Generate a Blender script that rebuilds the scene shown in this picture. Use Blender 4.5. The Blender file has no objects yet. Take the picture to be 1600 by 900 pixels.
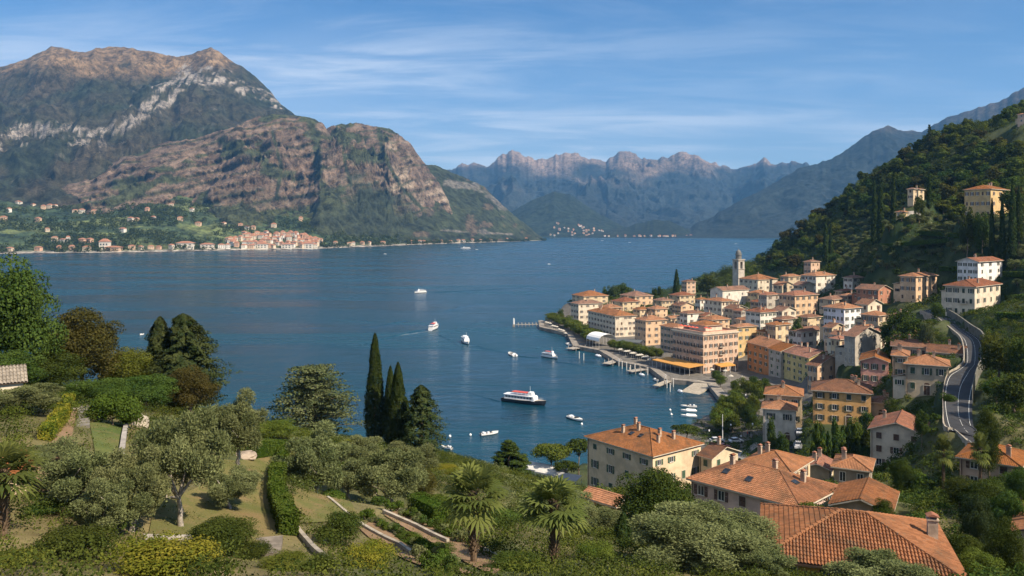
import bpy, math, random
import numpy as np
from mathutils import Vector, Matrix, noise as mnoise
random.seed(7); RNG = np.random.default_rng(11)
SC = bpy.context.scene; COL = SC.collection
D2R = math.radians
# ------------------------------------------------------------------ camera
F = 1256.0; HZ = 356.0; CZ = 65.0          # focal length and horizon row in a 1600 x 900 frame, eye height over the lake
cam = bpy.data.cameras.new('camera'); cam_o = bpy.data.objects.new('camera', cam); COL.objects.link(cam_o)
cam.sensor_width = 36; cam.lens = F / 1600 * 36; cam.shift_y = -(450 - HZ) / 1600
cam.clip_start = 0.5; cam.clip_end = 60000
cam_o.location = (0, 0, CZ); cam_o.rotation_euler = (math.pi / 2, 0, 0)
SC.camera = cam_o
# ------------------------------------------------------------------ sky, sun, exposure
SUN_EL = 43; SUN_AZ = (0.82, -0.57)
w = bpy.data.worlds.new('World'); SC.world = w; w.use_nodes = True
nt = w.node_tree; nt.nodes.clear()
def N(t, typ, **k):
    n = t.nodes.new(typ)
    for a, b in k.items():
        if a.startswith('i_'):
            key = a[2:]; n.inputs[int(key) if key.isdigit() else key].default_value = b
        else: setattr(n, a, b)
    return n
def M(t, op, a, b=None, c=None, clamp=False):
    n = t.nodes.new('ShaderNodeMath'); n.operation = op; n.use_clamp = clamp
    for i, x in enumerate((a, b, c)):
        if x is None: continue
        if isinstance(x, (int, float)): n.inputs[i].default_value = x
        else: t.links.new(x, n.inputs[i])
    return n.outputs[0]
def MIX(t, f, a, b, mode='MIX'):
    n = t.nodes.new('ShaderNodeMix'); n.data_type = 'RGBA'; n.blend_type = mode
    for i, x in ((0, f), (6, a), (7, b)):
        if isinstance(x, (int, float)): n.inputs[i].default_value = x
        elif isinstance(x, tuple): n.inputs[i].default_value = (*x[:3], 1)
        else: t.links.new(x, n.inputs[i])
    return n.outputs[2]
def RMP(t, v, a, b, c=0.0, d=1.0, smooth=True):
    n = N(t, 'ShaderNodeMapRange', interpolation_type='SMOOTHSTEP' if smooth else 'LINEAR')
    t.links.new(v, n.inputs[0])
    for i, x in enumerate((a, b, c, d)): n.inputs[i + 1].default_value = x
    return n.outputs[0]
def NOI(t, vec, scale, detail=4, rough=.55, dist=0.0, out=0):
    n = N(t, 'ShaderNodeTexNoise', i_Scale=scale, i_Detail=detail, i_Roughness=rough, i_Distortion=dist)
    if vec is not None: t.links.new(vec, n.inputs['Vector'])
    return n.outputs[out]
def MAPV(t, vec, scale=(1, 1, 1), rot=(0, 0, 0), loc=(0, 0, 0)):
    n = N(t, 'ShaderNodeMapping'); t.links.new(vec, n.inputs[0])
    n.inputs['Scale'].default_value = scale; n.inputs['Rotation'].default_value = rot; n.inputs['Location'].default_value = loc
    return n.outputs[0]
sky = N(nt, 'ShaderNodeTexSky', sky_type='NISHITA', sun_disc=False)
sky.sun_elevation = D2R(SUN_EL); sky.sun_rotation = math.atan2(SUN_AZ[0], SUN_AZ[1])
sky.air_density = 1.0; sky.dust_density = 0.35; sky.ozone_density = 2.4; sky.altitude = 400
tc = N(nt, 'ShaderNodeTexCoord'); sx = N(nt, 'ShaderNodeSeparateXYZ'); nt.links.new(tc.outputs['Generated'], sx.inputs[0])
zz = M(nt, 'ADD', M(nt, 'MAXIMUM', sx.outputs[2], 0.0), 0.10)
cv = N(nt, 'ShaderNodeCombineXYZ')
nt.links.new(M(nt, 'DIVIDE', sx.outputs[0], zz), cv.inputs[0]); nt.links.new(M(nt, 'DIVIDE', sx.outputs[1], zz), cv.inputs[1])
c1 = NOI(nt, MAPV(nt, cv.outputs[0], (0.55, 1.5, 1), (0, 0, D2R(-14)), (2.3, 0.4, 0)), 1.5, 9, .62, .55)
c2 = NOI(nt, MAPV(nt, cv.outputs[0], (0.28, 0.5, 1), (0, 0, D2R(-20)), (5.1, 2.2, 0)), 1.1, 3, .5)
veil = RMP(nt, c2, .36, .66)
leftness = RMP(nt, sx.outputs[0], -0.75, 0.75, 1.0, 0.35)
wisps = M(nt, 'MULTIPLY', RMP(nt, c1, .40, .66), M(nt, 'ADD', M(nt, 'MULTIPLY', veil, .8), .2))
mask = M(nt, 'MULTIPLY', M(nt, 'ADD', M(nt, 'MULTIPLY', wisps, .95), M(nt, 'MULTIPLY', veil, .30)), leftness, clamp=True)
skc = MIX(nt, 1.0, sky.outputs[0], (0.47, 0.92, 1.32), 'MULTIPLY')
skc = MIX(nt, RMP(nt, sx.outputs[2], 0.0, .30, .48, 0.0), skc, (7.4, 8.6, 9.8))
skyc = MIX(nt, mask, skc, (11.5, 12.0, 12.8))
bg = N(nt, 'ShaderNodeBackground', i_Strength=0.051); nt.links.new(skyc, bg.inputs[0])
wo = N(nt, 'ShaderNodeOutputWorld'); nt.links.new(bg.outputs[0], wo.inputs[0])
sun = bpy.data.lights.new('sun', 'SUN'); sun.energy = 5.0; sun.angle = D2R(0.5); sun.color = (1.0, 0.86, 0.68)
sun_o = bpy.data.objects.new('sun', sun); COL.objects.link(sun_o)
ce = math.cos(D2R(SUN_EL)); l_ = math.hypot(*SUN_AZ)
SUND = Vector((SUN_AZ[0] / l_ * ce, SUN_AZ[1] / l_ * ce, math.sin(D2R(SUN_EL))))
sun_o.rotation_euler = SUND.to_track_quat('Z', 'Y').to_euler(); sun_o.location = (0, 0, 3000)
SC.view_settings.view_transform = 'Standard'; SC.view_settings.look = 'None'
SC.view_settings.exposure = 0.78; SC.view_settings.gamma = 1
SC.render.engine = 'CYCLES'
cy = SC.cycles
cy.use_denoising = True; cy.max_bounces = 5; cy.diffuse_bounces = 2; cy.glossy_bounces = 2; cy.transmission_bounces = 2
cy.volume_bounces = 0; cy.transparent_max_bounces = 4; cy.use_adaptive_sampling = True; cy.adaptive_threshold = 0.02
cy.sample_clamp_indirect = 4; cy.caustics_reflective = False; cy.caustics_refractive = False
# ------------------------------------------------------------------ numeric noise
def _hash(ix, iy, seed):
    h = (ix.astype(np.int64) * 374761393 + iy.astype(np.int64) * 668265263 + seed * 974634777) & 0xffffffff
    h = ((h ^ (h >> 13)) * 1274126177) & 0xffffffff
    return ((h ^ (h >> 16)) & 0xffffff) / float(0x7fffff) - 1.0
def vnoise(x, y, seed=0):
    x = np.asarray(x, float); y = np.asarray(y, float)
    ix = np.floor(x); iy = np.floor(y); fx = x - ix; fy = y - iy
    fx = fx * fx * fx * (fx * (fx * 6 - 15) + 10); fy = fy * fy * fy * (fy * (fy * 6 - 15) + 10)
    a = _hash(ix, iy, seed); b = _hash(ix + 1, iy, seed); c = _hash(ix, iy + 1, seed); d = _hash(ix + 1, iy + 1, seed)
    return (a * (1 - fx) + b * fx) * (1 - fy) + (c * (1 - fx) + d * fx) * fy
def fbm(x, y, o=5, seed=0, gain=.5):
    s = 0; a = 1; t = 0
    for i in range(o):
        s = s + a * vnoise(x * 2 ** i + 17.3 * i, y * 2 ** i - 9.1 * i, seed + i); t += a; a *= gain
    return s / t
def ridged(x, y, o=5, seed=0, gain=.55):
    s = 0; a = 1; t = 0
    for i in range(o):
        s = s + a * (1 - 2.2 * np.abs(vnoise(x * 2 ** i + 5.3 * i, y * 2 ** i + 3.7 * i, seed + i))); t += a; a *= gain
    return s / t
def sstep(a, b, x):
    t = np.clip((x - a) / (b - a), 0, 1); return t * t * (3 - 2 * t)
# ------------------------------------------------------------------ objects
def W3(px, py, Y): return Vector(((px - 800) / F * Y, Y, CZ - (py - HZ) / F * Y))
def WX(px, Y): return (px - 800) / F * Y
def tag(o, label=None, cat=None, group=None, kind=None):
    if label: o['label'] = label
    if cat: o['category'] = cat
    if group: o['group'] = group
    if kind: o['kind'] = kind
    return o
def link(name, data, parent=None, loc=(0, 0, 0), rz=0.0, sc=None):
    o = bpy.data.objects.new(name, data); COL.objects.link(o)
    if parent is not None: o.parent = parent
    o.location = loc
    if rz: o.rotation_euler = (0, 0, rz)
    if sc is not None: o.scale = sc if not isinstance(sc, (int, float)) else (sc, sc, sc)
    return o
def thing(name, label, cat, loc, rz=0.0, group=None, sc=None):
    o = link(name, None, None, loc, rz, sc); o.empty_display_size = .5
    return tag(o, label, cat, group)
def np_mesh(name, verts, faces, mats, midx=None, smooth=False, attrs=None):
    """verts (n,3), faces (m,k) with one k"""
    me = bpy.data.meshes.new(name)
    verts = np.asarray(verts, np.float32); faces = np.asarray(faces, np.int32)
    n, k = faces.shape
    me.vertices.add(len(verts)); me.vertices.foreach_set('co', verts.ravel())
    me.loops.add(n * k); me.loops.foreach_set('vertex_index', faces.ravel())
    me.polygons.add(n); me.polygons.foreach_set('loop_start', np.arange(0, n * k, k, dtype=np.int32))
    me.polygons.foreach_set('loop_total', np.full(n, k, np.int32))
    if midx is not None: me.polygons.foreach_set('material_index', np.asarray(midx, np.int32))
    if smooth: me.polygons.foreach_set('use_smooth', np.ones(n, bool))
    for m in mats: me.materials.append(m)
    for an, av in (attrs or {}).items():
        av = np.asarray(av, np.float32)
        if av.ndim == 1:
            at = me.attributes.new(an, 'FLOAT', 'POINT'); at.data.foreach_set('value', av)
        else:
            at = me.attributes.new(an, 'FLOAT_COLOR', 'POINT'); at.data.foreach_set('color', av.ravel())
    me.update(calc_edges=True)
    return me
class MB:
    def __init__(s): s.v = []; s.f = []; s.m = []; s.uv = []; s.has_uv = False
    def face(s, pts, m=0, uv=None):
        b = len(s.v); s.v += [tuple(p) for p in pts]; s.f.append(tuple(range(b, b + len(pts)))); s.m.append(m)
        if uv is not None: s.has_uv = True; s.uv += [tuple(u) for u in uv]
        else: s.uv += [(p[0] + p[1], p[2]) for p in pts]
    def hexa(s, p, m=0):
        """8 points: bottom 0-3 counter-clockwise, top 4-7"""
        for q in ((3, 2, 1, 0), (4, 5, 6, 7), (0, 1, 5, 4), (1, 2, 6, 5), (2, 3, 7, 6), (3, 0, 4, 7)): s.face([p[i] for i in q], m)
    def box(s, x0, x1, y0, y1, z0, z1, m=0):
        s.hexa([(x0, y0, z0), (x1, y0, z0), (x1, y1, z0), (x0, y1, z0), (x0, y0, z1), (x1, y0, z1), (x1, y1, z1), (x0, y1, z1)], m)
    def bar(s, a, b, wd, h, m=0):
        """a bar from a to b, wd wide, h high (upwards from the points)"""
        a = Vector(a); b = Vector(b); d = (b - a); d.z = 0; d.normalize(); n = Vector((-d.y, d.x, 0)) * wd / 2; u = Vector((0, 0, h))
        s.hexa([a - n, b - n, b + n, a + n, a - n + u, b - n + u, b + n + u, a + n + u], m)
    def tube(s, pts, rs, n=8, m=0, cap=True):
        pts = [Vector(p) for p in pts]
        if isinstance(rs, (int, float)): rs = [rs] * len(pts)
        rings = []
        for i, p in enumerate(pts):
            d = (pts[min(i + 1, len(pts) - 1)] - pts[max(i - 1, 0)]).normalized()
            a = Vector((1, 0, 0)) if abs(d.x) < .8 else Vector((0, 1, 0))
            x = d.cross(a).normalized(); y = d.cross(x)
            b = len(s.v)
            for k in range(n):
                t = 2 * math.pi * k / n; s.v.append(tuple(p + (x * math.cos(t) + y * math.sin(t)) * rs[i]))
            rings.append(b)
        for a, b in zip(rings, rings[1:]):
            for k in range(n):
                q = (a + k, b + k, b + (k + 1) % n, a + (k + 1) % n)
                s.f.append(q); s.m.append(m); s.uv += [(0, 0)] * 4
        if cap:
            s.f.append(tuple(rings[0] + k for k in range(n))); s.m.append(m); s.uv += [(0, 0)] * n
            s.f.append(tuple(rings[-1] + k for k in reversed(range(n)))); s.m.append(m); s.uv += [(0, 0)] * n
    def lathe(s, prof, n=12, m=0, c=(0, 0, 0)):
        s.tube([(c[0], c[1], c[2] + z) for r, z in prof], [max(r, .001) for r, z in prof], n, m)
    def mesh(s, name, mats, smooth=False):
        me = bpy.data.meshes.new(name); me.from_pydata(s.v, [], s.f)
        for m in (mats if isinstance(mats, (list, tuple)) else [mats]): me.materials.append(m)
        me.polygons.foreach_set('material_index', s.m)
        if s.has_uv:
            ul = me.uv_layers.new(name='UVMap'); ul.data.foreach_set('uv', np.asarray(s.uv, np.float32).ravel())
        if smooth: me.polygons.foreach_set('use_smooth', np.ones(len(s.f), bool))
        me.update(); return me
    def obj(s, name, mats, parent=None, loc=(0, 0, 0), rz=0.0, smooth=False):
        return link(name, s.mesh(name, mats, smooth), parent, loc, rz)
# ------------------------------------------------------------------ materials
MATS = {}
def new_mat(name):
    m = bpy.data.materials.new(name); m.use_nodes = True; t = m.node_tree
    return m, t, t.nodes['Principled BSDF']
def plain(name, c, rough=.75, var=.18, scale=1.2, bump=0.0, metal=0.0, spec=.3, detail=5):
    key = (name, c)
    if key in MATS: return MATS[key]
    m, t, b = new_mat(name); co = N(t, 'ShaderNodeTexCoord').outputs['Object']
    nz = NOI(t, co, scale, detail, .6)
    lo = tuple(x * (1 - var) for x in c); hi = tuple(min(1, x * (1 + var)) for x in c)
    t.links.new(MIX(t, RMP(t, nz, .3, .7), lo, hi), b.inputs['Base Color'])
    b.inputs['Roughness'].default_value = rough; b.inputs['Metallic'].default_value = metal
    b.inputs['Specular IOR Level'].default_value = spec
    if bump:
        bn = N(t, 'ShaderNodeBump', i_Strength=.6, i_Distance=bump)
        t.links.new(NOI(t, co, scale * 5, 4), bn.inputs['Height']); t.links.new(bn.outputs[0], b.inputs['Normal'])
    MATS[key] = m; return m
def plaster(c):
    key = ('plaster', c)
    if key in MATS: return MATS[key]
    m, t, b = new_mat('plaster'); co = N(t, 'ShaderNodeTexCoord').outputs['Object']
    big = NOI(t, co, .35, 6, .65, .4); streak = NOI(t, MAPV(t, co, (1.4, 1.4, .12)), 1.2, 5, .6); fine = NOI(t, co, 6, 4)
    d = tuple(x * .74 for x in c); u = tuple(min(1, x * 1.07) for x in c); g = tuple(.55 * x + .45 * (sum(c) / 3) * .72 for x in c)
    k = MIX(t, RMP(t, big, .35, .68), u, d); k = MIX(t, M(t, 'MULTIPLY', RMP(t, streak, .52, .75), .6), k, g)
    k = MIX(t, M(t, 'MULTIPLY', RMP(t, fine, .4, .7), .16), k, d)
    t.links.new(k, b.inputs['Base Color']); b.inputs['Roughness'].default_value = .9; b.inputs['Specular IOR Level'].default_value = .15
    MATS[key] = m; return m
def rooftile(c=(.300, .116, .040), bump=True, name='terracotta_tiles'):
    key = (name, c)
    if key in MATS: return MATS[key]
    m, t, b = new_mat(name); tcn = N(t, 'ShaderNodeTexCoord'); uv = tcn.outputs['UV']; co = tcn.outputs['Object']
    s = N(t, 'ShaderNodeSeparateXYZ'); t.links.new(uv, s.inputs[0])
    u = M(t, 'DIVIDE', s.outputs[0], .24); v = M(t, 'DIVIDE', s.outputs[1], .38)
    cb = N(t, 'ShaderNodeCombineXYZ'); t.links.new(M(t, 'FLOOR', u), cb.inputs[0]); t.links.new(M(t, 'FLOOR', v), cb.inputs[1])
    oi = N(t, 'ShaderNodeObjectInfo')
    t.links.new(M(t, 'MULTIPLY', oi.outputs['Random'], 71), cb.inputs[2])
    wn = N(t, 'ShaderNodeTexWhiteNoise'); t.links.new(cb.outputs[0], wn.inputs[0])
    dark = tuple(x * .58 for x in c); lite = (min(1, c[0] * 1.24), c[1] * 1.36, c[2] * 1.5)
    k = MIX(t, wn.outputs['Value'], dark, lite)
    k = MIX(t, .38, k, c)
    big = NOI(t, co, .33, 6, .7, .5)
    k = MIX(t, M(t, 'MULTIPLY', RMP(t, big, .42, .68), .85), k, (c[0] * .42, c[1] * .56, c[2] * .75))
    li = NOI(t, co, 1.7, 5, .7)
    k = MIX(t, M(t, 'MULTIPLY', RMP(t, li, .55, .70), .6), k, (.20, .14, .085))
    # each roof has its own age
    hs = N(t, 'ShaderNodeHueSaturation'); t.links.new(k, hs.inputs['Color'])
    t.links.new(M(t, 'ADD', M(t, 'MULTIPLY', oi.outputs['Random'], .36), .80), hs.inputs['Value'])
    t.links.new(M(t, 'SUBTRACT', 1.08, M(t, 'MULTIPLY', oi.outputs['Random'], .22)), hs.inputs['Saturation'])
    t.links.new(hs.outputs[0], b.inputs['Base Color'])
    b.inputs['Roughness'].default_value = .85; b.inputs['Specular IOR Level'].default_value = .2
    if bump:
        hu = M(t, 'ABSOLUTE', M(t, 'SINE', M(t, 'MULTIPLY', u, math.pi))); hv = M(t, 'MULTIPLY', M(t, 'FRACT', v), -.35)
        bn = N(t, 'ShaderNodeBump', i_Strength=.8, i_Distance=.09)
        t.links.new(M(t, 'ADD', hu, hv), bn.inputs['Height']); t.links.new(bn.outputs[0], b.inputs['Normal'])
    MATS[key] = m; return m
def leafmat(name, c1, c2, trans=.22, hue=.03, val=.3):
    m, t, b = new_mat(name); t.nodes.remove(b); out = t.nodes['Material Output']
    at = N(t, 'ShaderNodeAttribute', attribute_name='tone'); oi = N(t, 'ShaderNodeObjectInfo')
    k = MIX(t, at.outputs['Fac'], c1, c2)
    hs = N(t, 'ShaderNodeHueSaturation'); t.links.new(k, hs.inputs['Color'])
    t.links.new(M(t, 'ADD', M(t, 'MULTIPLY', oi.outputs['Random'], hue * 2), .5 - hue), hs.inputs['Hue'])
    t.links.new(M(t, 'ADD', M(t, 'MULTIPLY', oi.outputs['Random'], val), 1 - val / 2), hs.inputs['Value'])
    df = N(t, 'ShaderNodeBsdfDiffuse'); tr = N(t, 'ShaderNodeBsdfTranslucent'); mx = N(t, 'ShaderNodeMixShader', i_0=trans)
    t.links.new(hs.outputs[0], df.inputs[0]); t.links.new(hs.outputs[0], tr.inputs[0])
    t.links.new(df.outputs[0], mx.inputs[1]); t.links.new(tr.outputs[0], mx.inputs[2]); t.links.new(mx.outputs[0], out.inputs[0])
    return m
def colmat(name, scale=.03, var=.35, rough=.95):
    """albedo from the mesh's own ground-cover map 'Col' with fine noise over it"""
    m, t, b = new_mat(name); at = N(t, 'ShaderNodeAttribute', attribute_name='Col'); co = N(t, 'ShaderNodeTexCoord').outputs['Object']
    n1 = NOI(t, co, scale, 6, .68, .3); n2 = NOI(t, co, scale * 6, 4, .6)
    f = M(t, 'ADD', M(t, 'MULTIPLY', RMP(t, n1, .3, .7, -1, 1), var), M(t, 'MULTIPLY', RMP(t, n2, .3, .7, -1, 1), var * .7))
    f = M(t, 'MAXIMUM', M(t, 'ADD', f, 1), .25)
    vm = N(t, 'ShaderNodeVectorMath', operation='SCALE'); t.links.new(at.outputs['Color'], vm.inputs[0]); t.links.new(f, vm.inputs['Scale'])
    t.links.new(vm.outputs[0], b.inputs['Base Color'])
    b.inputs['Roughness'].default_value = rough; b.inputs['Specular IOR Level'].default_value = .1
    return m
GLASS = plain('window_glass', (.025, .03, .035), .12, .3, .5, spec=.5)
WHITE = plain('white_paint', (.74, .73, .70), .5, .06, 2)
STONE = plain('stone', (.34, .31, .27), .9, .3, .8, .05)
DARKWOOD = plain('dark_wood', (.06, .04, .03), .7, .3, 3)
METAL = plain('dark_metal', (.05, .05, .055), .5, .2, 3, metal=.5)
BARK = plain('bark', (.16, .12, .085), .95, .35, 4, .06)
GREYBARK = plain('grey_bark', (.33, .29, .24), .95, .35, 5, .06)
# ------------------------------------------------------------------ land under the village and the gardens
SHORE = [(-400, 260), (-150, 225), (-80, 205), (-40, 200), (-10, 212), (-6.8, 213), (17, 215), (46.6, 244), (60, 264), (70.8, 278), (79, 298),
         (81.5, 328), (74, 333), (65.3, 337), (63.8, 364), (51.6, 381), (46.4, 416), (34.4, 432), (34.6, 483), (19.2, 513), (19.6, 548),
         (32, 580), (64, 625), (130, 690), (200, 760), (290, 850), (420, 960), (700, 1100)]
LAND = SHORE + [(1500, 1100), (1500, -80), (-400, -80)]
GP = [(-120, 900, 24), (0, 900, 27), (200, 900, 28), (400, 900, 30), (700, 900, 34), (900, 900, 38), (1150, 900, 46), (1400, 930, 50), (1560, 900, 54),
      (150, 690, 52), (250, 830, 40), (400, 810, 45), (405, 730, 56), (90, 720, 46), (110, 640, 62), (30, 610, 80), (-200, 620, 70), (130, 620, 78), (270, 640, 88),
      (440, 790, 51), (495, 800, 62), (586, 700, 120), (640, 700, 122), (490, 682, 125), (620, 800, 72), (700, 800, 62), (570, 785, 60), (650, 850, 47),
      (740, 880, 41), (800, 765, 92), (860, 800, 92), (930, 800, 105), (1050, 860, 66), (700, 720, 170), (800, 740, 185), (1000, 840, 85),
      (1175, 700, 224), (1245, 705, 205), (1240, 660, 235), (1110, 690, 232), (1060, 700, 232), (860, 742, 212),
      (1445, 487, 300), (1500, 522, 250), (1522, 560, 205), (1497, 620, 170), (1525, 690, 140), (1580, 740, 125),
      (1400, 380, 430), (1450, 350, 420), (1430, 316, 430), (1530, 338, 372), (1300, 415, 560), (1250, 402, 620), (1350, 312, 640), (1600, 250, 520),
      (1600, 335, 380), (1600, 420, 300), (1600, 500, 232), (1600, 600, 178), (1600, 660, 150), (1480, 395, 380), (1350, 420, 430), (1420, 560, 215), (1400, 520, 270),
      (1220, 378, 790), (1300, 308, 760), (1400, 250, 700), (1500, 205, 660), (1600, 180, 620), (1750, 150, 560), (1900, 140, 500),
      (1185, 420, 690), (1150, 445, 640), (1120, 428, 690), (1470, 640, 150), (1430, 720, 150), (1500, 790, 100), (1420, 800, 95), (1550, 820, 85), (1650, 800, 90),
      (1700, 700, 120), (1800, 500, 200), (1800, 350, 330)]
GW = [(480, 860, 60), (380, 900, 30), (600, 1000, 90), (700, 700, 200), (900, 500, 230), (700, 300, 150), (450, 150, 90), (300, 40, 65), (120, -40, 60),
      (-120, 20, 62), (-200, 100, 55), (-150, 170, 18), (-80, 150, 25), (-60, 190, 8), (-20, 185, 10), (0, -30, 60), (900, 900, 160), (1300, 1000, 200), (1300, 0, 120)]
HOUSES = []
def H(label, xl, xc, xr, ye, yb, Y, a, roof, col, nf, cF, cR, sh=None, **k):
    a = D2R(a); Cx = WX(xc, Y); ca, sa = math.cos(a), math.sin(a)
    tl = (xl - 800) / F; tr = ((xr or xc) - 800) / F
    wl = k.get('W') or (Cx - tl * Y) / (ca + tl * sa)
    wr = k.get('D') or (tr * Y - Cx) / (sa - tr * ca)
    He = CZ - (ye - HZ) / F * Y; zb = CZ - (yb - HZ) / F * Y
    cx = Cx - ca * wl / 2 + sa * wr / 2; cyy = Y + sa * wl / 2 + ca * wr / 2
    HOUSES.append(dict(label=label, wl=wl, wr=wr, c=(cx, cyy, zb), h=He - zb, a=a, roof=roof, col=col, nf=nf, cF=cF, cR=cR, sh=sh, Y=Y, k=k))
GRN = (.045, .085, .05); BRN = (.10, .055, .035); DGR = (.03, .05, .035); GRY = (.25, .25, .24)
CREAM = (.58, .46, .30); WHT = (.66, .62, .54); YEL = (.58, .41, .20); PINK = (.58, .41, .30); ORG = (.52, .24, .10); GREY = (.42, .38, .32); BEI = (.50, .41, .29)
PALE = (.62, .54, .42); PEACH = (.60, .42, .27)
# waterfront
H('cream palace hotel at the tip of the waterfront promenade', 892, 904, 942, 475, 509, 522, 66, 'hip', PALE, 4, 3, 4, BRN)
H('low house with pale tiled roof just behind the tip palace hotel', 894, 912, 950, 463, 475, 560, 66, 'hip', CREAM, 2, 3, 3, BRN)
H('long cream hotel with many windows behind the white marquee', 919, 961.5, 994, 494, 527, 465, 69, 'hip', PALE, 4, 9, 5, BRN, ch=3)
H('square cream house between the long hotel and the pink hotel', 992, 1009, 1042, 501, 540, 433, 66, 'hip', PEACH, 4, 4, 3, BRN, ch=2)
H('peach house joined to the lake side of the large pink hotel', 1032, 1058, 1078, 513, 552, 392, 64, 'hip', PINK, 4, 5, 2, GRN)
H('large pink hotel with a flat cornice and rows of balconies above the orange awning', 1051, 1098.7, 1153.5, 524, 584, 350, 61, 'flat', PINK, 5, 9, 7, BRN, bal=True)
H('narrow ochre house wedged behind the large pink hotel', 1140, 1152, 1182, 511, 560, 374, 64, 'hip', YEL, 4, 2, 3, GRN)
H('tall white house with six window columns above the orange row', 1165, 1188, 1213, 488, 530, 388, 62, 'hip', WHT, 4, 3, 4, GRN, ch=2)
H('small cream house with hipped roof below the pale church hall', 1101, 1127.5, 1145, 471, 499, 470, 62, 'hip', PALE, 3, 4, 3, BRN)
H('pale church hall with plain gable end and one window', 1110, 1129, 1170, 454, 484, 520, 60, 'gy', WHT, 2, 1, 2, None)
H('cream house with red roof close beside the bell tower', 1155, 1184, 1215, 437, 464, 575, 60, 'hip', PALE, 3, 4, 3, BRN)
H('low white house with red roof in the middle of the waterfront quarter', 1062, 1074, 1101, 490, 507, 440, 62, 'hip', WHT, 2, 2, 2, BRN)
H('long low roofed house at the back of the waterfront quarter', 969, 992, 1020, 463, 478, 560, 60, 'hip', PEACH, 2, 3, 3, BRN)
H('low terracotta house right behind the long cream hotel', 955, 973, 1000, 472, 486, 522, 64, 'hip', CREAM, 2, 3, 3, BRN)
H('small house with low pyramid roof behind the square cream house', 989, 1000, 1018, 484, 498, 486, 62, 'hip', CREAM, 2, 2, 2, BRN)
H('squat house with orange roof beside the hedge terrace', 1010, 1024, 1043, 483, 497, 482, 62, 'hip', PEACH, 2, 2, 2, BRN)
H('broad low roofed house under the lone cypress', 1046, 1062, 1086, 462, 476, 565, 62, 'hip', CREAM, 2, 3, 3, BRN)
H('small tall house at the back shore right of the lone cypress', 1065, 1073, 1087, 440, 459, 640, 62, 'hip', PINK, 3, 2, 2, BRN)
H('low peach house behind the roof terrace of the large pink hotel', 1093, 1112, 1140, 500, 516, 418, 62, 'hip', PEACH, 2, 4, 3, BRN)
H('brown roofed house between the church hall and the tall white house', 1132, 1146, 1168, 483, 500, 440, 62, 'gx', BEI, 2, 2, 2, BRN)
H('shaded terracotta house between the squat house and the low white house', 1040, 1048, 1066, 497, 512, 452, 62, 'gy', CREAM, 2, 2, 2, BRN)
# row and centre
H('orange house at the lake end of the coloured row', 1168, 1201, None, 542.5, 588, 344, 75, 'gx', ORG, 4, 4, 3, GRN, D=13)
H('narrow grey beige house in the middle of the coloured row', 1201, 1220, None, 549, 592, 332, 75, 'gx', GREY, 4, 2, 3, GRN, D=13)
H('yellow house with green shutters at the near end of the coloured row', 1220, 1264, None, 559, 602, 316, 75, 'gx', (.58, .46, .20), 4, 5, 3, GRN, D=13, ch=3)
H('salmon gabled house directly behind the big yellow house', 1262, 1277, 1319, 572, 616, 270, 58, 'gx', PEACH, 3, 2, 3, BRN)
H('big yellow house with broad brown roof by the street', 1270, 1361, None, 615, 668, 200, 22, 'hip', (.66, .38, .15), 3, 4, 3, DGR, D=11, ch=3)
H('pink gabled house with a shaded balcony behind the big yellow house', 1345, 1388, None, 566, 622, 232, 26, 'gy', (.62, .32, .25), 3, 3, 3, GRN, D=14, ch=1)
H('grey stone coloured house with plain gable in mid village', 1319, 1336, 1376, 526, 572, 265, 56, 'gx', GREY, 3, 3, 2, None)
H('beige house with green shutters and orange hip roof beside the road', 1415, 1482, None, 572, 620, 195, 27, 'hip', BEI, 2, 3, 3, GRN, D=9)
H('slim house with arched ground floor left of the beige roadside house', 1395, 1418, None, 556, 628, 200, 27, 'hip', PEACH, 4, 1, 2, GRN, D=8)
H('pinkish house with flat brown roof against the road bend', 1450, 1508, None, 553, 585, 222, 29, 'gx', PINK, 2, 4, 2, BRN, D=8)
H('brown roofed house behind the slim arched house', 1394, 1450, None, 543, 585, 232, 27, 'gx', BEI, 2, 4, 2, BRN, D=8)
H('bluish white house with four rows of windows in mid village', 1287, 1319, 1345, 482, 528, 330, 58, 'hip', (.66, .66, .68), 4, 5, 3, DGR, ch=2)
H('small beige annex with lean roof below the bluish white house', 1346, 1372, 1389, 493, 522, 305, 54, 'hip', BEI, 2, 3, 2, BRN)
H('cream house with brown roof right behind the bluish white house', 1338, 1356, 1378, 476, 500, 345, 56, 'gx', PALE, 2, 2, 2, BRN)
H('cream and orange square house with hip roof above mid village', 1217, 1242, 1278, 462, 495, 418, 60, 'hip', PEACH, 3, 4, 4, BRN, ch=1)
H('grey roofed low house left of the cream and orange house', 1185, 1198, 1219, 461, 482, 440, 60, 'hip', GREY, 2, 3, 2, BRN)
H('white house with red roof below the little belvedere house', 1252, 1275, 1305, 431, 460, 470, 58, 'hip', WHT, 3, 4, 3, BRN, ch=2)
H('little pink belvedere house on the wooded slope', 1256, 1267, 1281, 409, 430, 530, 58, 'hip', PINK, 2, 2, 2, BRN)
H('low beige house in front of the wood right of the bell tower', 1219, 1232, 1251, 432, 450, 520, 58, 'hip', BEI, 2, 2, 2, BRN)
H('small white pavilion with red pyramid roof below the olive terraces', 1318, 1332, 1349, 434, 452, 430, 56, 'hip', WHT, 2, 2, 2, BRN)
H('reddish house with long roof at the foot of the olive terraces', 1338, 1372, 1392, 453, 475, 378, 56, 'gx', (.42, .20, .13), 2, 4, 2, BRN)
H('long brown roofed house above the bluish white house', 1280, 1300, 1336, 468, 488, 388, 56, 'hip', BEI, 2, 3, 4, BRN)
H('white house with wide brown roof over the coloured row', 1232, 1252, 1291, 518, 546, 345, 58, 'hip', WHT, 2, 3, 4, BRN)
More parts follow.
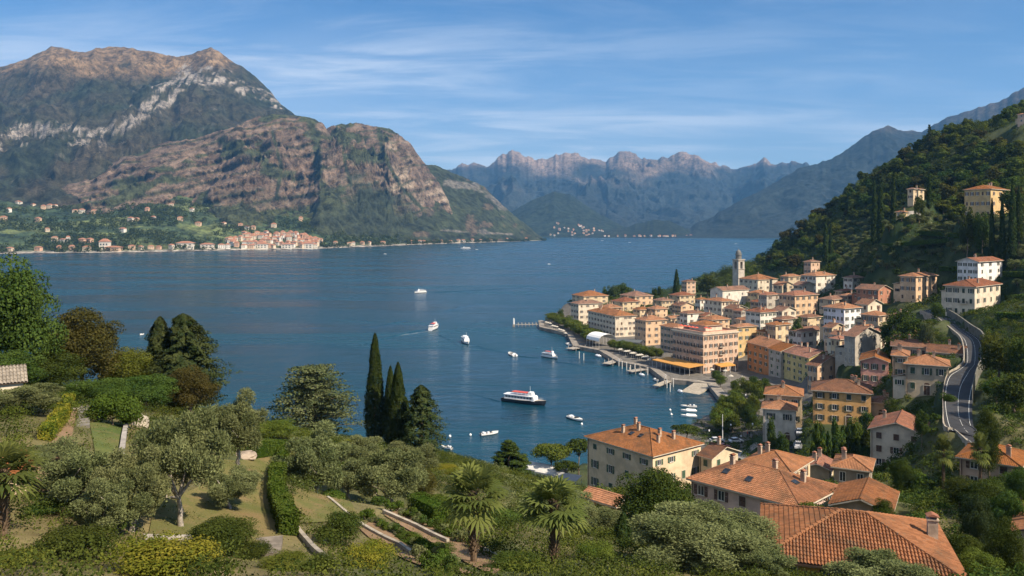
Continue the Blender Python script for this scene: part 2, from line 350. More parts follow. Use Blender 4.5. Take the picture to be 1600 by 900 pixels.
H('grey house half hidden behind the wide brown roof', 1208, 1222, 1245, 499, 530, 372, 60, 'hip', GREY, 3, 2, 2, BRN)
H('low orange roofed house behind the grey gabled house', 1298, 1312, 1332, 530, 562, 292, 58, 'hip', CREAM, 2, 2, 2, BRN)
H('peach square house with pale hip roof on the upper slope', 1406, 1431, 1464, 432, 472, 350, 54, 'hip', PEACH, 3, 3, 3, BRN)
H('white house with gable end highest above the roadside villa', 1496, 1528, 1566, 409, 442, 320, 52, 'gy', (.70, .68, .66), 3, 4, 3, DGR)
H('cream villa with orange hip roof and balcony above the road', 1477, 1523, 1563, 448, 496, 285, 50, 'hip', PALE, 3, 4, 4, DGR, bal1=True)
H('ochre villa among cypresses high on the wooded hill', 1507, 1548, 1577, 295, 342, 370, 52, 'hip', YEL, 3, 5, 3, BRN, ch=2)
H('small cream house high on the wooded hill', 1418, 1427, 1444, 295, 312, 420, 50, 'hip', CREAM, 2, 1, 2, BRN, ch=1)
H('low yellow outbuilding below the small cream hill house', 1400, 1408, 1421, 331, 341, 412, 50, 'hip', YEL, 1, 1, 1, None)
# near houses
H('white gabled house with dark windows in the garden below the road', 1360, 1442, None, 679, 742, 160, 31, 'gy', (.62, .54, .42), 3, 3, 3, BRN, D=12, ch=1)
H('small two storey white house at the car park corner', 1192, 1243, None, 641, 694, 215, 20, 'hip', (.62, .58, .50), 2, 2, 2, DGR, D=8)
H('taller back house with orange hip roof at the car park corner', 1196, 1253, None, 619, 694, 224, 20, 'hip', CREAM, 3, 3, 2, DGR, D=10)
H('large cream house with green shutters and orange hip roof near the shore', 918, 1020, 1095, 712, 830, 160, 52, 'hip', (.64, .50, .33), 4, 4, 4, GRN, ch=6)
H('small cream house with brown roof tucked behind the large cream house', 1093, 1112, 1153, 716, 760, 165, 52, 'gx', (.60, .50, .34), 2, 1, 2, GRN, ch=1)
H('large pink house with three skylights in its tiled roof', 1080, 1249.5, 1310, 792, 862, 105, 46, 'hip', (.60, .44, .37), 2, 5, 2, BRN, ch=3, skyl=True, tiles=True)
H('low house with orange roof behind the large pink house', 1158, 1235, None, 737, 770, 132, 40, 'hip', CREAM, 1, 2, 2, BRN, D=9)
H('small stone outhouse with tiled roof below the white gabled house', 1303, 1358, None, 735, 768, 134, 28, 'hip', (.30, .25, .19), 1, 2, 1, None, D=7)
H('tiny tiled shed left of the small stone outhouse', 1257, 1296, None, 734, 756, 142, 28, 'gy', CREAM, 1, 1, 1, None, D=6)
H('old low barn with weathered tiled roof behind the nearest roof', 1303, 1388, None, 801, 820, 92, 30, 'gy', (.28, .22, .16), 1, 1, 1, None, D=8, tiles=True, ch=0)
H('nearest house with wide orange tile hip roof and stone chimney', 1198, 1500, None, 905, 1010, 55, 18, 'hip', (.52, .30, .10), 2, 4, 2, GRN, D=10.8, tiles=True, bigch=True, ch=0)
H('low house with red tiled roof below the large cream house', 912, 962, 985, 790, 815, 112, 45, 'gx', (.48, .36, .22), 1, 1, 1, None, tiles=True, ch=0)
H('house with red roof and chimneys at the right edge below the road', 1548, 1592, None, 728, 775, 122, 40, 'hip', PINK, 2, 2, 2, BRN, D=9, W=8, ch=2)
H('red roofed house end in the lower right corner', 1588, 1640, None, 838, 900, 78, 35, 'gy', GREY, 2, 1, 1, BRN, D=8)
H('roof of a house in the wood at the hill top', 1590, 1602, 1625, 178, 192, 560, 45, 'hip', PINK, 2, 1, 1, None)
H('cream house with three chimneys between the tip palace and the long hotel', 936, 950, 972, 481, 500, 500, 66, 'hip', PEACH, 3, 3, 3, BRN, ch=3)
H('low terracotta roofed house left of the lone cypress', 1020, 1034, 1052, 470, 484, 545, 62, 'hip', CREAM, 2, 2, 3, BRN)
H('brown roofed house tucked in front of the lone cypress house', 1050, 1064, 1084, 478, 491, 500, 62, 'gx', PEACH, 2, 3, 2, BRN)
H('narrow white house left of the church hall', 1086, 1094, 1107, 468, 486, 520, 62, 'hip', WHT, 2, 2, 2, BRN)
H('low red roofed house between the small cream house and the low white house', 1090, 1102, 1120, 494, 509, 440, 62, 'gx', CREAM, 2, 2, 2, BRN)
H('peach house with orange roof behind the narrow ochre house', 1150, 1166, 1190, 500, 530, 408, 62, 'hip', PEACH, 3, 3, 3, BRN)
H('grey house with red roof left of the tall white house', 1146, 1158, 1170, 486, 510, 425, 62, 'gx', GREY, 3, 2, 2, BRN)
H('small pink house behind the orange end of the coloured row', 1182, 1196, 1214, 519, 545, 372, 62, 'hip', PINK, 3, 3, 2, GRN)
H('pale house with brown roof below the cream and orange house', 1206, 1222, 1244, 486, 506, 405, 60, 'gx', PALE, 2, 3, 2, BRN)
H('cream house with lean brown roof right of the wide brown roof', 1288, 1300, 1320, 512, 545, 325, 58, 'gx', CREAM, 3, 2, 2, BRN)
H('orange roofed house behind the grey gabled house and below the annex', 1350, 1366, 1384, 520, 548, 290, 55, 'hip', PALE, 2, 2, 2, BRN)
H('small cream house right of the bell tower hall', 1168, 1182, 1202, 458, 474, 520, 60, 'hip', CREAM, 2, 3, 2, BRN)
H('low house with red roof left of the white house of the belvedere', 1208, 1222, 1240, 446, 462, 500, 58, 'gx', BEI, 2, 2, 2, BRN)
H('cream house at the foot of the belvedere slope', 1305, 1316, 1334, 455, 472, 420, 56, 'hip', CREAM, 2, 2, 2, BRN)
H('red roofed house behind the salmon gabled house', 1300, 1312, 1340, 556, 600, 282, 55, 'gy', PINK, 3, 2, 2, BRN)
H('narrow cream house above the wide brown roof', 1246, 1262, 1283, 496, 525, 378, 58, 'hip', CREAM, 3, 2, 2, BRN)
H('small white lean house at the foot of the bluish white house', 1298, 1314, 1330, 524, 556, 300, 56, 'gx', WHT, 3, 2, 2, None)
H('peach house with orange roof between the hall and the tall white house', 1172, 1186, 1206, 472, 490, 455, 60, 'hip', PEACH, 2, 2, 2, BRN)
H('low annex with brown roof joined to the right of the big yellow house', 1362, 1392, None, 630, 660, 204, 26, 'hip', BEI, 1, 1, 1, None, D=6)
H('small cream gabled house right of the pink gabled house', 1390, 1402, None, 588, 622, 228, 27, 'gy', CREAM, 2, 1, 1, GRN, D=7)
H('low pink house with brown roof behind the annex', 1392, 1412, 1428, 498, 520, 295, 52, 'gx', PINK, 2, 2, 2, BRN)
H('cream house with red roof above the cream and orange square house', 1240, 1254, 1272, 446, 462, 455, 58, 'gx', PALE, 2, 2, 2, BRN)
H('small beige house left of the reddish house', 1312, 1324, 1340, 462, 478, 392, 56, 'hip', BEI, 2, 2, 2, BRN)
H('salmon house stepped above the grey gabled house', 1336, 1348, 1362, 512, 540, 300, 56, 'gy', PEACH, 2, 2, 2, BRN)
H('cream house with long roof stepped below the tall white house', 1196, 1212, 1236, 508, 534, 368, 60, 'hip', CREAM, 2, 3, 2, BRN)
H('small cream house on the slope just below the church hall', 1120, 1134, 1152, 472, 488, 485, 62, 'hip', CREAM, 2, 2, 2, BRN)
H('low house with brown roof between the two back road houses', 1424, 1446, None, 590, 615, 222, 27, 'gx', BEI, 1, 2, 1, BRN, D=6)
H('small pink house with pyramid roof under the parapet', 1418, 1440, None, 524, 548, 250, 28, 'hip', PINK, 2, 2, 1, BRN, D=7)
CPX = [W3(*g) for g in GP] + [Vector(g) for g in GW] + [Vector(h['c']) for h in HOUSES]
P = np.array([tuple(v) for v in CPX])
def _tps(r2): return np.where(r2 > 0, r2 * np.log(np.maximum(r2, 1e-12)) * .5, 0)
SCL = 200.0
Q = P[:, :2] / SCL; n = len(Q)
A = np.zeros((n + 3, n + 3)); d2 = ((Q[:, None] - Q[None]) ** 2).sum(-1)
LAM = np.full(n, .0003)
A[:n, :n] = _tps(d2) + np.diag(LAM); A[:n, n] = 1; A[:n, n + 1:] = Q; A[n, :n] = 1; A[n + 1:, :n] = Q.T
SOL = np.linalg.solve(A, np.concatenate([P[:, 2], [0, 0, 0]]))
LP = np.array(LAND); SG = np.array(SHORE)
def inside(x, y):
    r = np.zeros(x.shape, bool); j = len(LP) - 1
    for i in range(len(LP)):
        xi, yi = LP[i]; xj, yj = LP[j]
        if yi != yj: r ^= ((yi > y) != (yj > y)) & (x < (xj - xi) * (y - yi) / (yj - yi) + xi)
        j = i
    return r
def shore_dist(x, y):
    d = np.full(x.shape, 1e9)
    for (ax, ay), (bx, by) in zip(SHORE, SHORE[1:]):
        t = np.clip(((x - ax) * (bx - ax) + (y - ay) * (by - ay)) / ((bx - ax) ** 2 + (by - ay) ** 2), 0, 1)
        d = np.minimum(d, np.hypot(x - ax - t * (bx - ax), y - ay - t * (by - ay)))
    return d
def ground(x, y):
    x = np.atleast_1d(np.asarray(x, float)); y = np.atleast_1d(np.asarray(y, float)); sh = x.shape; x = x.ravel(); y = y.ravel()
    out = np.empty(len(x))
    for s in range(0, len(x), 20000):
        q = np.stack([x[s:s + 20000], y[s:s + 20000]], 1) / SCL
        r = ((q[:, None] - Q[None]) ** 2).sum(-1)
        out[s:s + 20000] = _tps(r) @ SOL[:n] + SOL[n] + q @ SOL[n + 1:]
    ins = inside(x, y); d = shore_dist(x, y)
    out = np.where(ins, np.clip(out, 1.7 + np.minimum(d, 30) * .01, 1.7 + d * .9), np.maximum(-.9 - d * .6, -6))
    return out.reshape(sh)
def gz(x, y): return float(ground(x, y)[0])
_YS = np.concatenate([np.arange(15, 120, .7), np.arange(120, 1000, 3)])
_YC = np.arange(290, 860, 9.0)
def hit_far(px, py):
    x = (px - 800) / F * _YC; d = ground_raw(x, _YC) - (CZ - (py - HZ) / F * _YC); k = np.nonzero(d >= 0)[0]
    if not len(k) or k[0] == 0: return None
    i = k[0]; t = d[i - 1] / (d[i - 1] - d[i]); Y = _YC[i - 1] + 9 * t; X = (px - 800) / F * Y
    return Vector((X, Y, gz(X, Y)))
def hit(px, py):
    """where the ground shows at a point of the photograph"""
    x = (px - 800) / F * _YS; z = CZ - (py - HZ) / F * _YS
    g = ground(x, _YS); k = np.nonzero((g >= z))[0]
    if not len(k): return None
    i = k[0]; Y = _YS[i]
    return Vector((x[i], Y, g[i]))
ROADL = [(1438, 487), (1462, 500), (1490, 520), (1506, 542), (1510, 562), (1499, 585), (1481, 615), (1474, 640), (1480, 668), (1496, 698), (1518, 722)]
ROADR = [(1450, 482), (1482, 496), (1512, 514), (1532, 538), (1534, 560), (1527, 588), (1518, 618), (1519, 645), (1528, 672), (1545, 698), (1568, 718)]
RL = [hit(*p) for p in ROADL]; RR = [hit(*p) for p in ROADR]
def smooth_line(P):
    P = [Vector(p) for p in P]; out = []
    for i in range(len(P) - 1):
        p0 = P[max(i - 1, 0)]; p1 = P[i]; p2 = P[i + 1]; p3 = P[min(i + 2, len(P) - 1)]
        for t in np.linspace(0, 1, 6)[:-1]: out.append(.5 * ((2 * p1) + (p2 - p0) * t + (2 * p0 - 5 * p1 + 4 * p2 - p3) * t * t + (3 * p1 - p0 - 3 * p2 + p3) * t ** 3))
    return out + [P[-1]]
SL, SR = smooth_line(RL), smooth_line(RR)
RC = np.array([((a + b) / 2)[:2] for a, b in zip(SL, SR)]); RCZ = np.array([(a.z + b.z) / 2 for a, b in zip(SL, SR)])
for _ in range(6): RCZ = np.convolve(np.concatenate([[RCZ[0]] * 4, RCZ, [RCZ[-1]] * 4]), np.ones(9) / 9, 'valid')
_t = np.gradient(RC, axis=0); _t /= np.linalg.norm(_t, axis=1)[:, None]; _e = np.array([((a - b) / 2)[:2] for a, b in zip(SL, SR)]); RHW = np.abs(_e[:, 0] * _t[:, 1] - _e[:, 1] * _t[:, 0])
ROADZ = {tuple(round(v, 3) for v in a[:2]): z for a, z in zip(SL, RCZ)}
ground_raw = ground
def ground(x, y):
    x = np.atleast_1d(np.asarray(x, float)); y = np.atleast_1d(np.asarray(y, float)); sh = x.shape; x = x.ravel(); y = y.ravel(); z = ground_raw(x, y)
    sw = np.zeros(len(x)); swz = np.zeros(len(x)); mw = np.zeros(len(x))
    for h in HOUSES:
        R = max(h['wl'], h['wr']) * .75 + 12; k = np.nonzero((np.abs(x - h['c'][0]) < R) & (np.abs(y - h['c'][1]) < R))[0]
        if not len(k): continue
        dx = x[k] - h['c'][0]; dy = y[k] - h['c'][1]; ca, sa = math.cos(h['a']), math.sin(h['a']); lx = np.abs(ca * dx - sa * dy) - h['wl'] / 2; ly = np.abs(sa * dx + ca * dy) - h['wr'] / 2
        wgt = 1 - sstep(.8, 5.5 if h['Y'] < 280 else 11, np.hypot(np.maximum(lx, 0), np.maximum(ly, 0))); w2 = wgt ** 2 + 1e-9; sw[k] += w2; swz[k] += w2 * h['c'][2]; mw[k] = np.maximum(mw[k], wgt)
    k = np.nonzero((x > RC[:, 0].min() - 12) & (x < RC[:, 0].max() + 12) & (y > RC[:, 1].min() - 12) & (y < RC[:, 1].max() + 12))[0]
    if len(k):
        for s in range(0, len(k), 20000):
            q = k[s:s + 20000]; d = np.hypot(x[q][:, None] - RC[None, :, 0], y[q][:, None] - RC[None, :, 1]); i = d.argmin(1); dd = d[np.arange(len(q)), i]
            wgt = 1 - sstep(0, 2.2, np.maximum(dd - RHW[i] - .5, 0)); w2 = .6 * wgt ** 2 + 1e-9; sw[q] += w2; swz[q] += w2 * (RCZ[i] - .25); mw[q] = np.maximum(mw[q], wgt)
    z = np.where(sw > 1e-6, z + (swz / np.maximum(sw, 1e-9) - z) * mw, z)
    return z.reshape(sh)
ys = np.concatenate([[4, 7, 10, 12.5], np.geomspace(14, 1090, 340)]); ts = np.linspace(-1.15, 1.25, 440)
GX = ts[None] * (ys[:, None] + 6); GY = np.repeat(ys[:, None], len(ts), 1)
GZ = ground(GX, GY)
GZ += np.where(GY > 330, fbm(GX / 9, GY / 9, 4, 3) * .8 * (GZ > 8), 0)
ny, nx = GX.shape
def gridfaces(nr, nc):
    i = np.arange(nr * nc).reshape(nr, nc)
    return np.stack([i[:-1, :-1], i[:-1, 1:], i[1:, 1:], i[1:, :-1]], -1).reshape(-1, 4)
n1 = fbm(GX / 14, GY / 14, 5, 21); n2 = fbm(GX / 3, GY / 3, 4, 33); vil = sstep(.3, .75, n1 * .5 + .5)
def C3(*c): return np.array(c)
gc = C3(.055, .068, .026) * (1 - vil)[..., None] + C3(.15, .125, .058) * vil[..., None]
def lerp(a, b, f): return a + (b - a) * np.clip(f, 0, 1)[..., None]
gc = gc * (1 + .35 * n2)[..., None]
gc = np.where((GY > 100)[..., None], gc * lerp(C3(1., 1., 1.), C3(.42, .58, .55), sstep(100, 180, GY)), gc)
pav = ((GY > 225) & (GZ < 14) & (GX < 140) & ((GY < 500) | (GX < 50)))[..., None]
gc = np.where(pav, C3(.135, .125, .11) * (1 + .3 * n2)[..., None], gc)
gc = np.where((GZ < 1.2)[..., None], C3(.10, .085, .055), gc)
GM = colmat('earth_and_grass', .5, .22)
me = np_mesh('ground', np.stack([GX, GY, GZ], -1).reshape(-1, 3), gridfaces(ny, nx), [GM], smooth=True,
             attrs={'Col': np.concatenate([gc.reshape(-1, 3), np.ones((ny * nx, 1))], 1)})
tag(link('ground', me), kind='structure')
# ------------------------------------------------------------------ lake
wm, t, b = new_mat('lake_water')
co = N(t, 'ShaderNodeTexCoord').outputs['Object']
b.inputs['Base Color'].default_value = (.006, .045, .075, 1); b.inputs['Roughness'].default_value = .08; b.inputs['IOR'].default_value = 1.333
b.inputs['Specular IOR Level'].default_value = .42
wind = NOI(t, MAPV(t, co, (.35, 1.2, 1), (0, 0, D2R(18))), .012, 5, .6, .8)
r1 = NOI(t, MAPV(t, co, (.35, 1, 1), (0, 0, D2R(-12))), .24, 5, .65, .6); r2 = NOI(t, MAPV(t, co, (.4, 1, 1), (0, 0, D2R(25))), .06, 4, .6)
hh = M(t, 'ADD', M(t, 'MULTIPLY', r1, RMP(t, wind, .38, .64, .35, 1.35)), M(t, 'MULTIPLY', r2, 1.2))
bn = N(t, 'ShaderNodeBump', i_Strength=1.0, i_Distance=1.15); t.links.new(hh, bn.inputs['Height']); t.links.new(bn.outputs[0], b.inputs['Normal'])
t.links.new(RMP(t, wind, .35, .65, .14, .30), b.inputs['Roughness'])
t.links.new(MIX(t, RMP(t, wind, .35, .7), (.003, .030, .052), (.008, .055, .085)), b.inputs['Base Color'])
m = MB(); m.face([(-9000, -60, 0), (9000, -60, 0), (9000, 14000, 0), (-9000, 14000, 0)])
tag(m.obj('lake', wm), kind='structure')
# ------------------------------------------------------------------ mountains
def interp(pts, x, c): return np.interp(x, [p[0] for p in pts], [p[c] for p in pts])
LSH = [(-400, 1750), (0, 1991), (200, 2093), (400, 2332), (500, 2474), (600, 2815), (700, 3265), (800, 3710), (850, 4082), (900, 4300)]
def plseg(px, py, pl):
    d = np.full(px.shape, 1e9)
    for (ax, ay), (bx, by) in zip(pl, pl[1:]):
        t = np.clip(((px - ax) * (bx - ax) + (py - ay) * (by - ay)) / ((bx - ax) ** 2 + (by - ay) ** 2 + 1e-9), 0, 1)
        d = np.minimum(d, np.hypot(px - ax - t * (bx - ax), py - ay - t * (by - ay)))
    return d
MM = colmat('mountain_cover', .03, .72)
MOUNT = {}
def mountain(name, sky, base, color, step=2.0, nv=150, expo=1.4, amp=60, fr=420., seed=1, warp=25, back=900, jag=6, strata=0, zb=0, tone=1.0):
    """sky: (px, py, distance) of the crest, base: (px, distance) of the foot"""
    u = np.arange(sky[0][0], sky[-1][0] + step, step)
    ky = interp(sky, u, 1); kY = interp(sky, u, 2); bY = interp(base, u, 1)
    kz = CZ - (ky - HZ) / F * kY; kz = kz + fbm(u / 9, u * 0, 5, seed + 50) * jag
    v = np.linspace(0, 1, nv) ** 1.05
    Yg = bY[None] + (kY - bY)[None] * v[:, None]; Xg = (u[None] - 800) / F * Yg
    Zg = zb + (kz[None] - zb) * v[:, None] ** expo
    env = np.sin(np.pi * np.clip(v, 0, 1))[:, None] ** .8 * .9 + .12 * v[:, None]
    rel = np.clip((kz - zb)[None] / 400, .1, 1.3)
    Xw = Xg + fr * .9 * fbm(Xg / (fr * 1.6), Yg / (fr * 1.6), 3, seed + 70); Yw = Yg + fr * .9 * fbm(Xg / (fr * 1.6) + 9, Yg / (fr * 1.6), 3, seed + 71)
    nn = ridged(Xw / fr + Yw / fr * .25, Yw / (fr * 1.5), 7, seed) + .35 * fbm(Xg / (fr * .25), Yg / (fr * .25), 4, seed + 9)
    Zg = Zg + amp * env * rel * nn
    if strata:
        s = (Zg - .34 * Xg + 40 * fbm(Xg / 500, Yg / 500, 3, seed + 4)) / 46
        fr_ = s - np.floor(s); Yg = Yg + env * strata * (np.where(fr_ < .7, fr_ / .7, (1 - fr_) / .3) - .5) * (1 + .6 * fbm(Xg / 120, Zg / 60, 3, seed + 6))
    Yg = Yg + env * warp * fbm(Xg / 130, Zg / 90, 5, seed + 3)
    Zg = np.maximum(Zg, zb - 2)
    nb = 12; vb = np.linspace(0, 1, nb + 1)[1:]
    Yb = Yg[-1][None] + back * vb[:, None]; Xb = (u[None] - 800) / F * Yb; Zb = zb - 3 + (Zg[-1][None] - zb + 3) * (1 - vb[:, None]) ** 1.2
    X = np.concatenate([Xg, Xb]); Y = np.concatenate([Yg, Yb]); Z = np.concatenate([Zg, Zb])
    gx = np.gradient(X, axis=1); gyy = np.gradient(Y, axis=1); gzz = np.gradient(Z, axis=1)
    hx = np.gradient(X, axis=0); hy = np.gradient(Y, axis=0); hz = np.gradient(Z, axis=0)
    nxn = gyy * hz - gzz * hy; nyn = gzz * hx - gx * hz; nzn = gx * hy - gyy * hx
    steep = 1 - np.abs(nzn) / (np.sqrt(nxn ** 2 + nyn ** 2 + nzn ** 2) + 1e-9)
    vv = np.concatenate([np.repeat(v[:, None], len(u), 1), np.ones((nb, len(u)))])
    PXX = 800 + F * X / Y; PYY = HZ - F * (Z - CZ) / Y
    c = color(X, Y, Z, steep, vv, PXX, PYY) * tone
    me = np_mesh(name, np.stack([X, Y, Z], -1).reshape(-1, 3), gridfaces(*X.shape), [MM], smooth=True,
                 attrs={'Col': np.concatenate([np.clip(c, 0, 1).reshape(-1, 3), np.ones((X.size, 1))], 1)})
    o = tag(link(name, me), kind='structure'); MOUNT[name] = (X[:nv], Y[:nv], Z[:nv]); return o
def lerp(a, b, f): return a + (b - a) * np.clip(f, 0, 1)[..., None]
FOR = C3(.029, .036, .022); FORB = C3(.058, .048, .032); TAN = C3(.19, .13, .075); ROCKW = C3(.25, .222, .19); ROCKB = C3(.130, .088, .062); MEAD = C3(.10, .12, .045)
def c_back(X, Y, Z, st, v, px, py):
    n = fbm(X / 160, Z / 120, 5, 5); c = lerp(FOR, FORB, .5 + 1.3 * n)
    top = sstep(-14, 12, (interp([(-100, 118), (0, 112), (60, 100), (130, 112), (200, 105), (250, 118), (280, 128), (310, 108), (330, 112), (345, 105), (380, 90), (700, 60)], px, 1) - py) + 18 * n)
    c = lerp(c, TAN * (1 + .5 * fbm(X / 60, Z / 50, 4, 8))[..., None], top)
    band = [[(-60, 222), (0, 222), (40, 205), (100, 202), (135, 214), (150, 224)], [(150, 208), (200, 190), (225, 172), (262, 155), (290, 125)],
            [(285, 112), (320, 128), (345, 124), (390, 140), (440, 162)], [(290, 118), (330, 106), (360, 112)], [(240, 140), (280, 122)]]
    wd = [11, 10, 8, 4, 4]
    br = fbm(X / 48, Z / 26, 6, 12, .65)
    for bd, wi in zip(band, wd):
        d = plseg(px, py, bd); c = lerp(c, ROCKW * (1 + .35 * fbm(X / 25, Z / 60, 3, 2))[..., None], sstep(1.05, .75, d / wi + 2.0 * br) * sstep(-.22, .05, fbm(X / 20, Z / 45, 4, 60)))
    c = lerp(c, ROCKW * .6, sstep(.42, .6, br) * .5 * (1 - top))
    return c
def c_rock(X, Y, Z, st, v, px, py):
    n = fbm(X / 130, Z / 90, 5, 15); s = (Z - .34 * X) / 30 + fbm(X / 90, Z / 90, 4, 4) * .9
    strat = np.abs(s - np.floor(s) - .5) * 2
    rk = lerp(ROCKB * .72, C3(.185, .132, .094), .5 + .9 * fbm(X / 70, Z / 26, 5, 16)); rk = lerp(rk, ROCKW * .62, sstep(.78, .98, strat) * .6)
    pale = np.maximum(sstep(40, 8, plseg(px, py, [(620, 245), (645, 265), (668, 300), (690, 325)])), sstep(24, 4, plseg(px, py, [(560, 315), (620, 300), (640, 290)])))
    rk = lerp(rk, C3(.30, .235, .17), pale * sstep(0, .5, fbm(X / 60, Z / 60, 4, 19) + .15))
    s2 = (Z - .34 * X + 40 * fbm(X / 500, Y / 500, 3, 12)) / 46 + .25 * fbm(X / 60, Z / 40, 4, 66); f2 = s2 - np.floor(s2); ledge = sstep(.70, .80, f2) * sstep(1.0, .90, f2) * sstep(-.35, .1, fbm(X / 110, Z / 60, 4, 67))
    veg = sstep(.03, .11, n + .34 * (1 - v) - .20 + .35 * sstep(.3, .0, v) - .5 * pale)
    gul = [[(484, 184), (496, 215), (497, 260), (508, 320), (520, 352)], [(592, 200), (600, 245), (625, 290), (668, 335), (715, 372)], [(540, 192), (536, 240), (548, 290)], [(425, 205), (440, 260), (432, 310)]]
    for g_, w_ in zip(gul, (9, 4, 3.5, 4)): veg = np.maximum(veg, sstep(1.1, .5, plseg(px, py, g_) / w_ + .9 * fbm(X / 40, Z / 40, 4, 61)))
    veg = np.maximum(veg, .85 * ledge); low = sstep(.40, .18, v + .25 * n)
    veg = np.clip(veg + low, 0, 1)
    return lerp(rk, lerp(FOR * 1.1, C3(.055, .062, .028), .5 + n), veg)
def c_head(X, Y, Z, st, v, px, py):
    n = fbm(X / 140, Z / 70, 5, 25); c = lerp(FOR, C3(.05, .06, .03), .5 + n)
    br = fbm(X / 60, Z / 40, 5, 26)
    for bd, wi in (([(700, 285), (740, 292), (760, 300), (785, 322)], 8), ([(735, 360), (755, 360)], 7), ([(690, 360), (800, 366)], 2)):
        c = lerp(c, ROCKW * .75, sstep(.8, .3, plseg(px, py, bd) / wi + 1.6 * br) * .7)
    return lerp(c, ROCKB, sstep(.25, .5, br) * .6)
def c_apron(X, Y, Z, st, v, px, py):
    n = fbm(X / 90, Y / 90, 5, 35); c = lerp(C3(.032, .05, .026), C3(.055, .075, .032), .5 + n)
    c = lerp(c, MEAD, sstep(.12, .3, fbm(X / 130, Y / 60, 4, 37)))
    return lerp(c, C3(.27, .24, .20), sstep(9, 2, Z))
def c_far(a, bcol, zl):
    def f(X, Y, Z, st, v, px, py):
        n = fbm(X / 500, Z / 200, 5, 45); return lerp(a * (1 + .5 * n)[..., None], bcol * (1 + .5 * fbm(X / 200, Z / 160, 4, 47))[..., None], sstep(zl - 200, zl + 300, Z + 420 * n))
    return f
def off(dx): return [(p, Y + dx) for p, Y in LSH]
bs = dict(LSH)
def LY(px): return float(interp(LSH, np.array([px]), 1)[0])
mountain('high_mountain', [(-160, 150, 4300), (-60, 118, 4400), (0, 103, 4500), (40, 91, 4500), (60, 82, 4500), (80, 73, 4500), (95, 74, 4500), (112, 80, 4500), (135, 83, 4500),
    (165, 78, 4550), (195, 76, 4600), (225, 81, 4600), (250, 88, 4600), (275, 92, 4600), (300, 88, 4600), (316, 81, 4600), (330, 75, 4600), (342, 80, 4600), (355, 92, 4600), (385, 110, 4600), (400, 122, 4600),
    (420, 142, 4600), (436, 160, 4600), (450, 177, 4600), (520, 210, 4600), (600, 260, 4650), (680, 330, 4700)], off(300), c_back, amp=150, expo=1.25, fr=520, seed=3, warp=35, nv=210, tone=.74)
mountain('brown_ridge', [(-120, 345, 2500), (0, 330, 2700), (50, 312, 2800), (100, 294, 2900), (150, 268, 3000), (190, 248, 3050), (225, 240, 3080), (260, 222, 3100), (300, 216, 3150), (350, 205, 3200), (400, 184, 3300), (430, 180, 3350),
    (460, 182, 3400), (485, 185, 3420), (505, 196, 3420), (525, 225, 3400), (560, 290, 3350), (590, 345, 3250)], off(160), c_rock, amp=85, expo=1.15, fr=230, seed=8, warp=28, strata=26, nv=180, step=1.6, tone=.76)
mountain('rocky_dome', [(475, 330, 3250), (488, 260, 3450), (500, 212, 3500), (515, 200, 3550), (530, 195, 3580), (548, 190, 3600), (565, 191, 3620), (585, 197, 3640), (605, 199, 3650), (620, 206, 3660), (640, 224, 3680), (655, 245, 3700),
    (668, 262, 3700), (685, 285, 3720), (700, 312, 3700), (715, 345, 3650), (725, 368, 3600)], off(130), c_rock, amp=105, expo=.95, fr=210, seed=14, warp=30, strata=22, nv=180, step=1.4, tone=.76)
mountain('green_headland', [(620, 300, 3900), (640, 268, 4000), (662, 258, 4050), (680, 259, 4100), (700, 267, 4150), (720, 276, 4200), (740, 284, 4230), (757, 293, 4250), (770, 306, 4250), (790, 325, 4250), (806, 338, 4250), (822, 351, 4250), (838, 364, 4250), (852, 375, 4230), (860, 379, 4200)],
    off(20), c_head, amp=32, expo=.95, fr=260, seed=19, warp=22, nv=110, step=1.6, tone=.75)
mountain('lakeside_slope', [(p, y, LY(p) + d) for p, y, d in ((-300, 300, 700), (-100, 312, 700), (0, 314, 650), (60, 322, 620), (140, 318, 620), (200, 308, 640), (280, 303, 640), (350, 306, 620), (420, 318, 600), (480, 322, 560), (540, 336, 500), (600, 348, 420), (650, 356, 330), (720, 364, 240), (780, 371, 160), (850, 376, 90))],
    LSH, c_apron, amp=22, expo=1.1, fr=210, seed=24, warp=6, nv=110, back=500, zb=1)
mountain('far_range', [(640, 275, 11000), (690, 263, 11000), (706, 265, 11000), (722, 254, 11000), (736, 257, 11000), (744, 253, 11000), (762, 260, 11000), (782, 245, 11000), (800, 235, 11000), (812, 239, 11000), (830, 248, 11000), (848, 250, 11000), (864, 245, 11000), (869, 241, 11000), (876, 243, 11000), (890, 238, 11000), (905, 241, 11000), (925, 248, 11000), (945, 252, 11000), (958, 246, 11000), (966, 239, 11000), (985, 238, 11000), (1000, 244, 11000), (1012, 247, 11000), (1038, 246, 11000), (1052, 240, 11000), (1072, 237, 11000), (1088, 243, 11000), (1110, 256, 11000), (1130, 257, 11000), (1150, 263, 11000), (1172, 258, 11000), (1192, 249, 11000), (1208, 256, 11000), (1235, 254, 11000), (1270, 262, 11000), (1330, 280, 11000)],
    [(600, 6500), (1400, 6500)], c_far(C3(.022, .028, .028), C3(.20, .145, .11), 820), amp=200, expo=1.35, fr=1100, seed=31, warp=120, nv=170, back=2000, jag=45, step=1.5)
mountain('village_hill', [(770, 372, 5700), (795, 335, 6200), (815, 322, 6300), (840, 308, 6400), (865, 300, 6400), (890, 304, 6400), (915, 320, 6300), (940, 336, 6200), (965, 350, 6000), (1000, 365, 5700)], [(700, 5420), (1100, 5420)],
    c_far(C3(.018, .026, .018), C3(.04, .045, .025), 500), amp=45, expo=1.0, fr=420, seed=37, nv=90, jag=10)
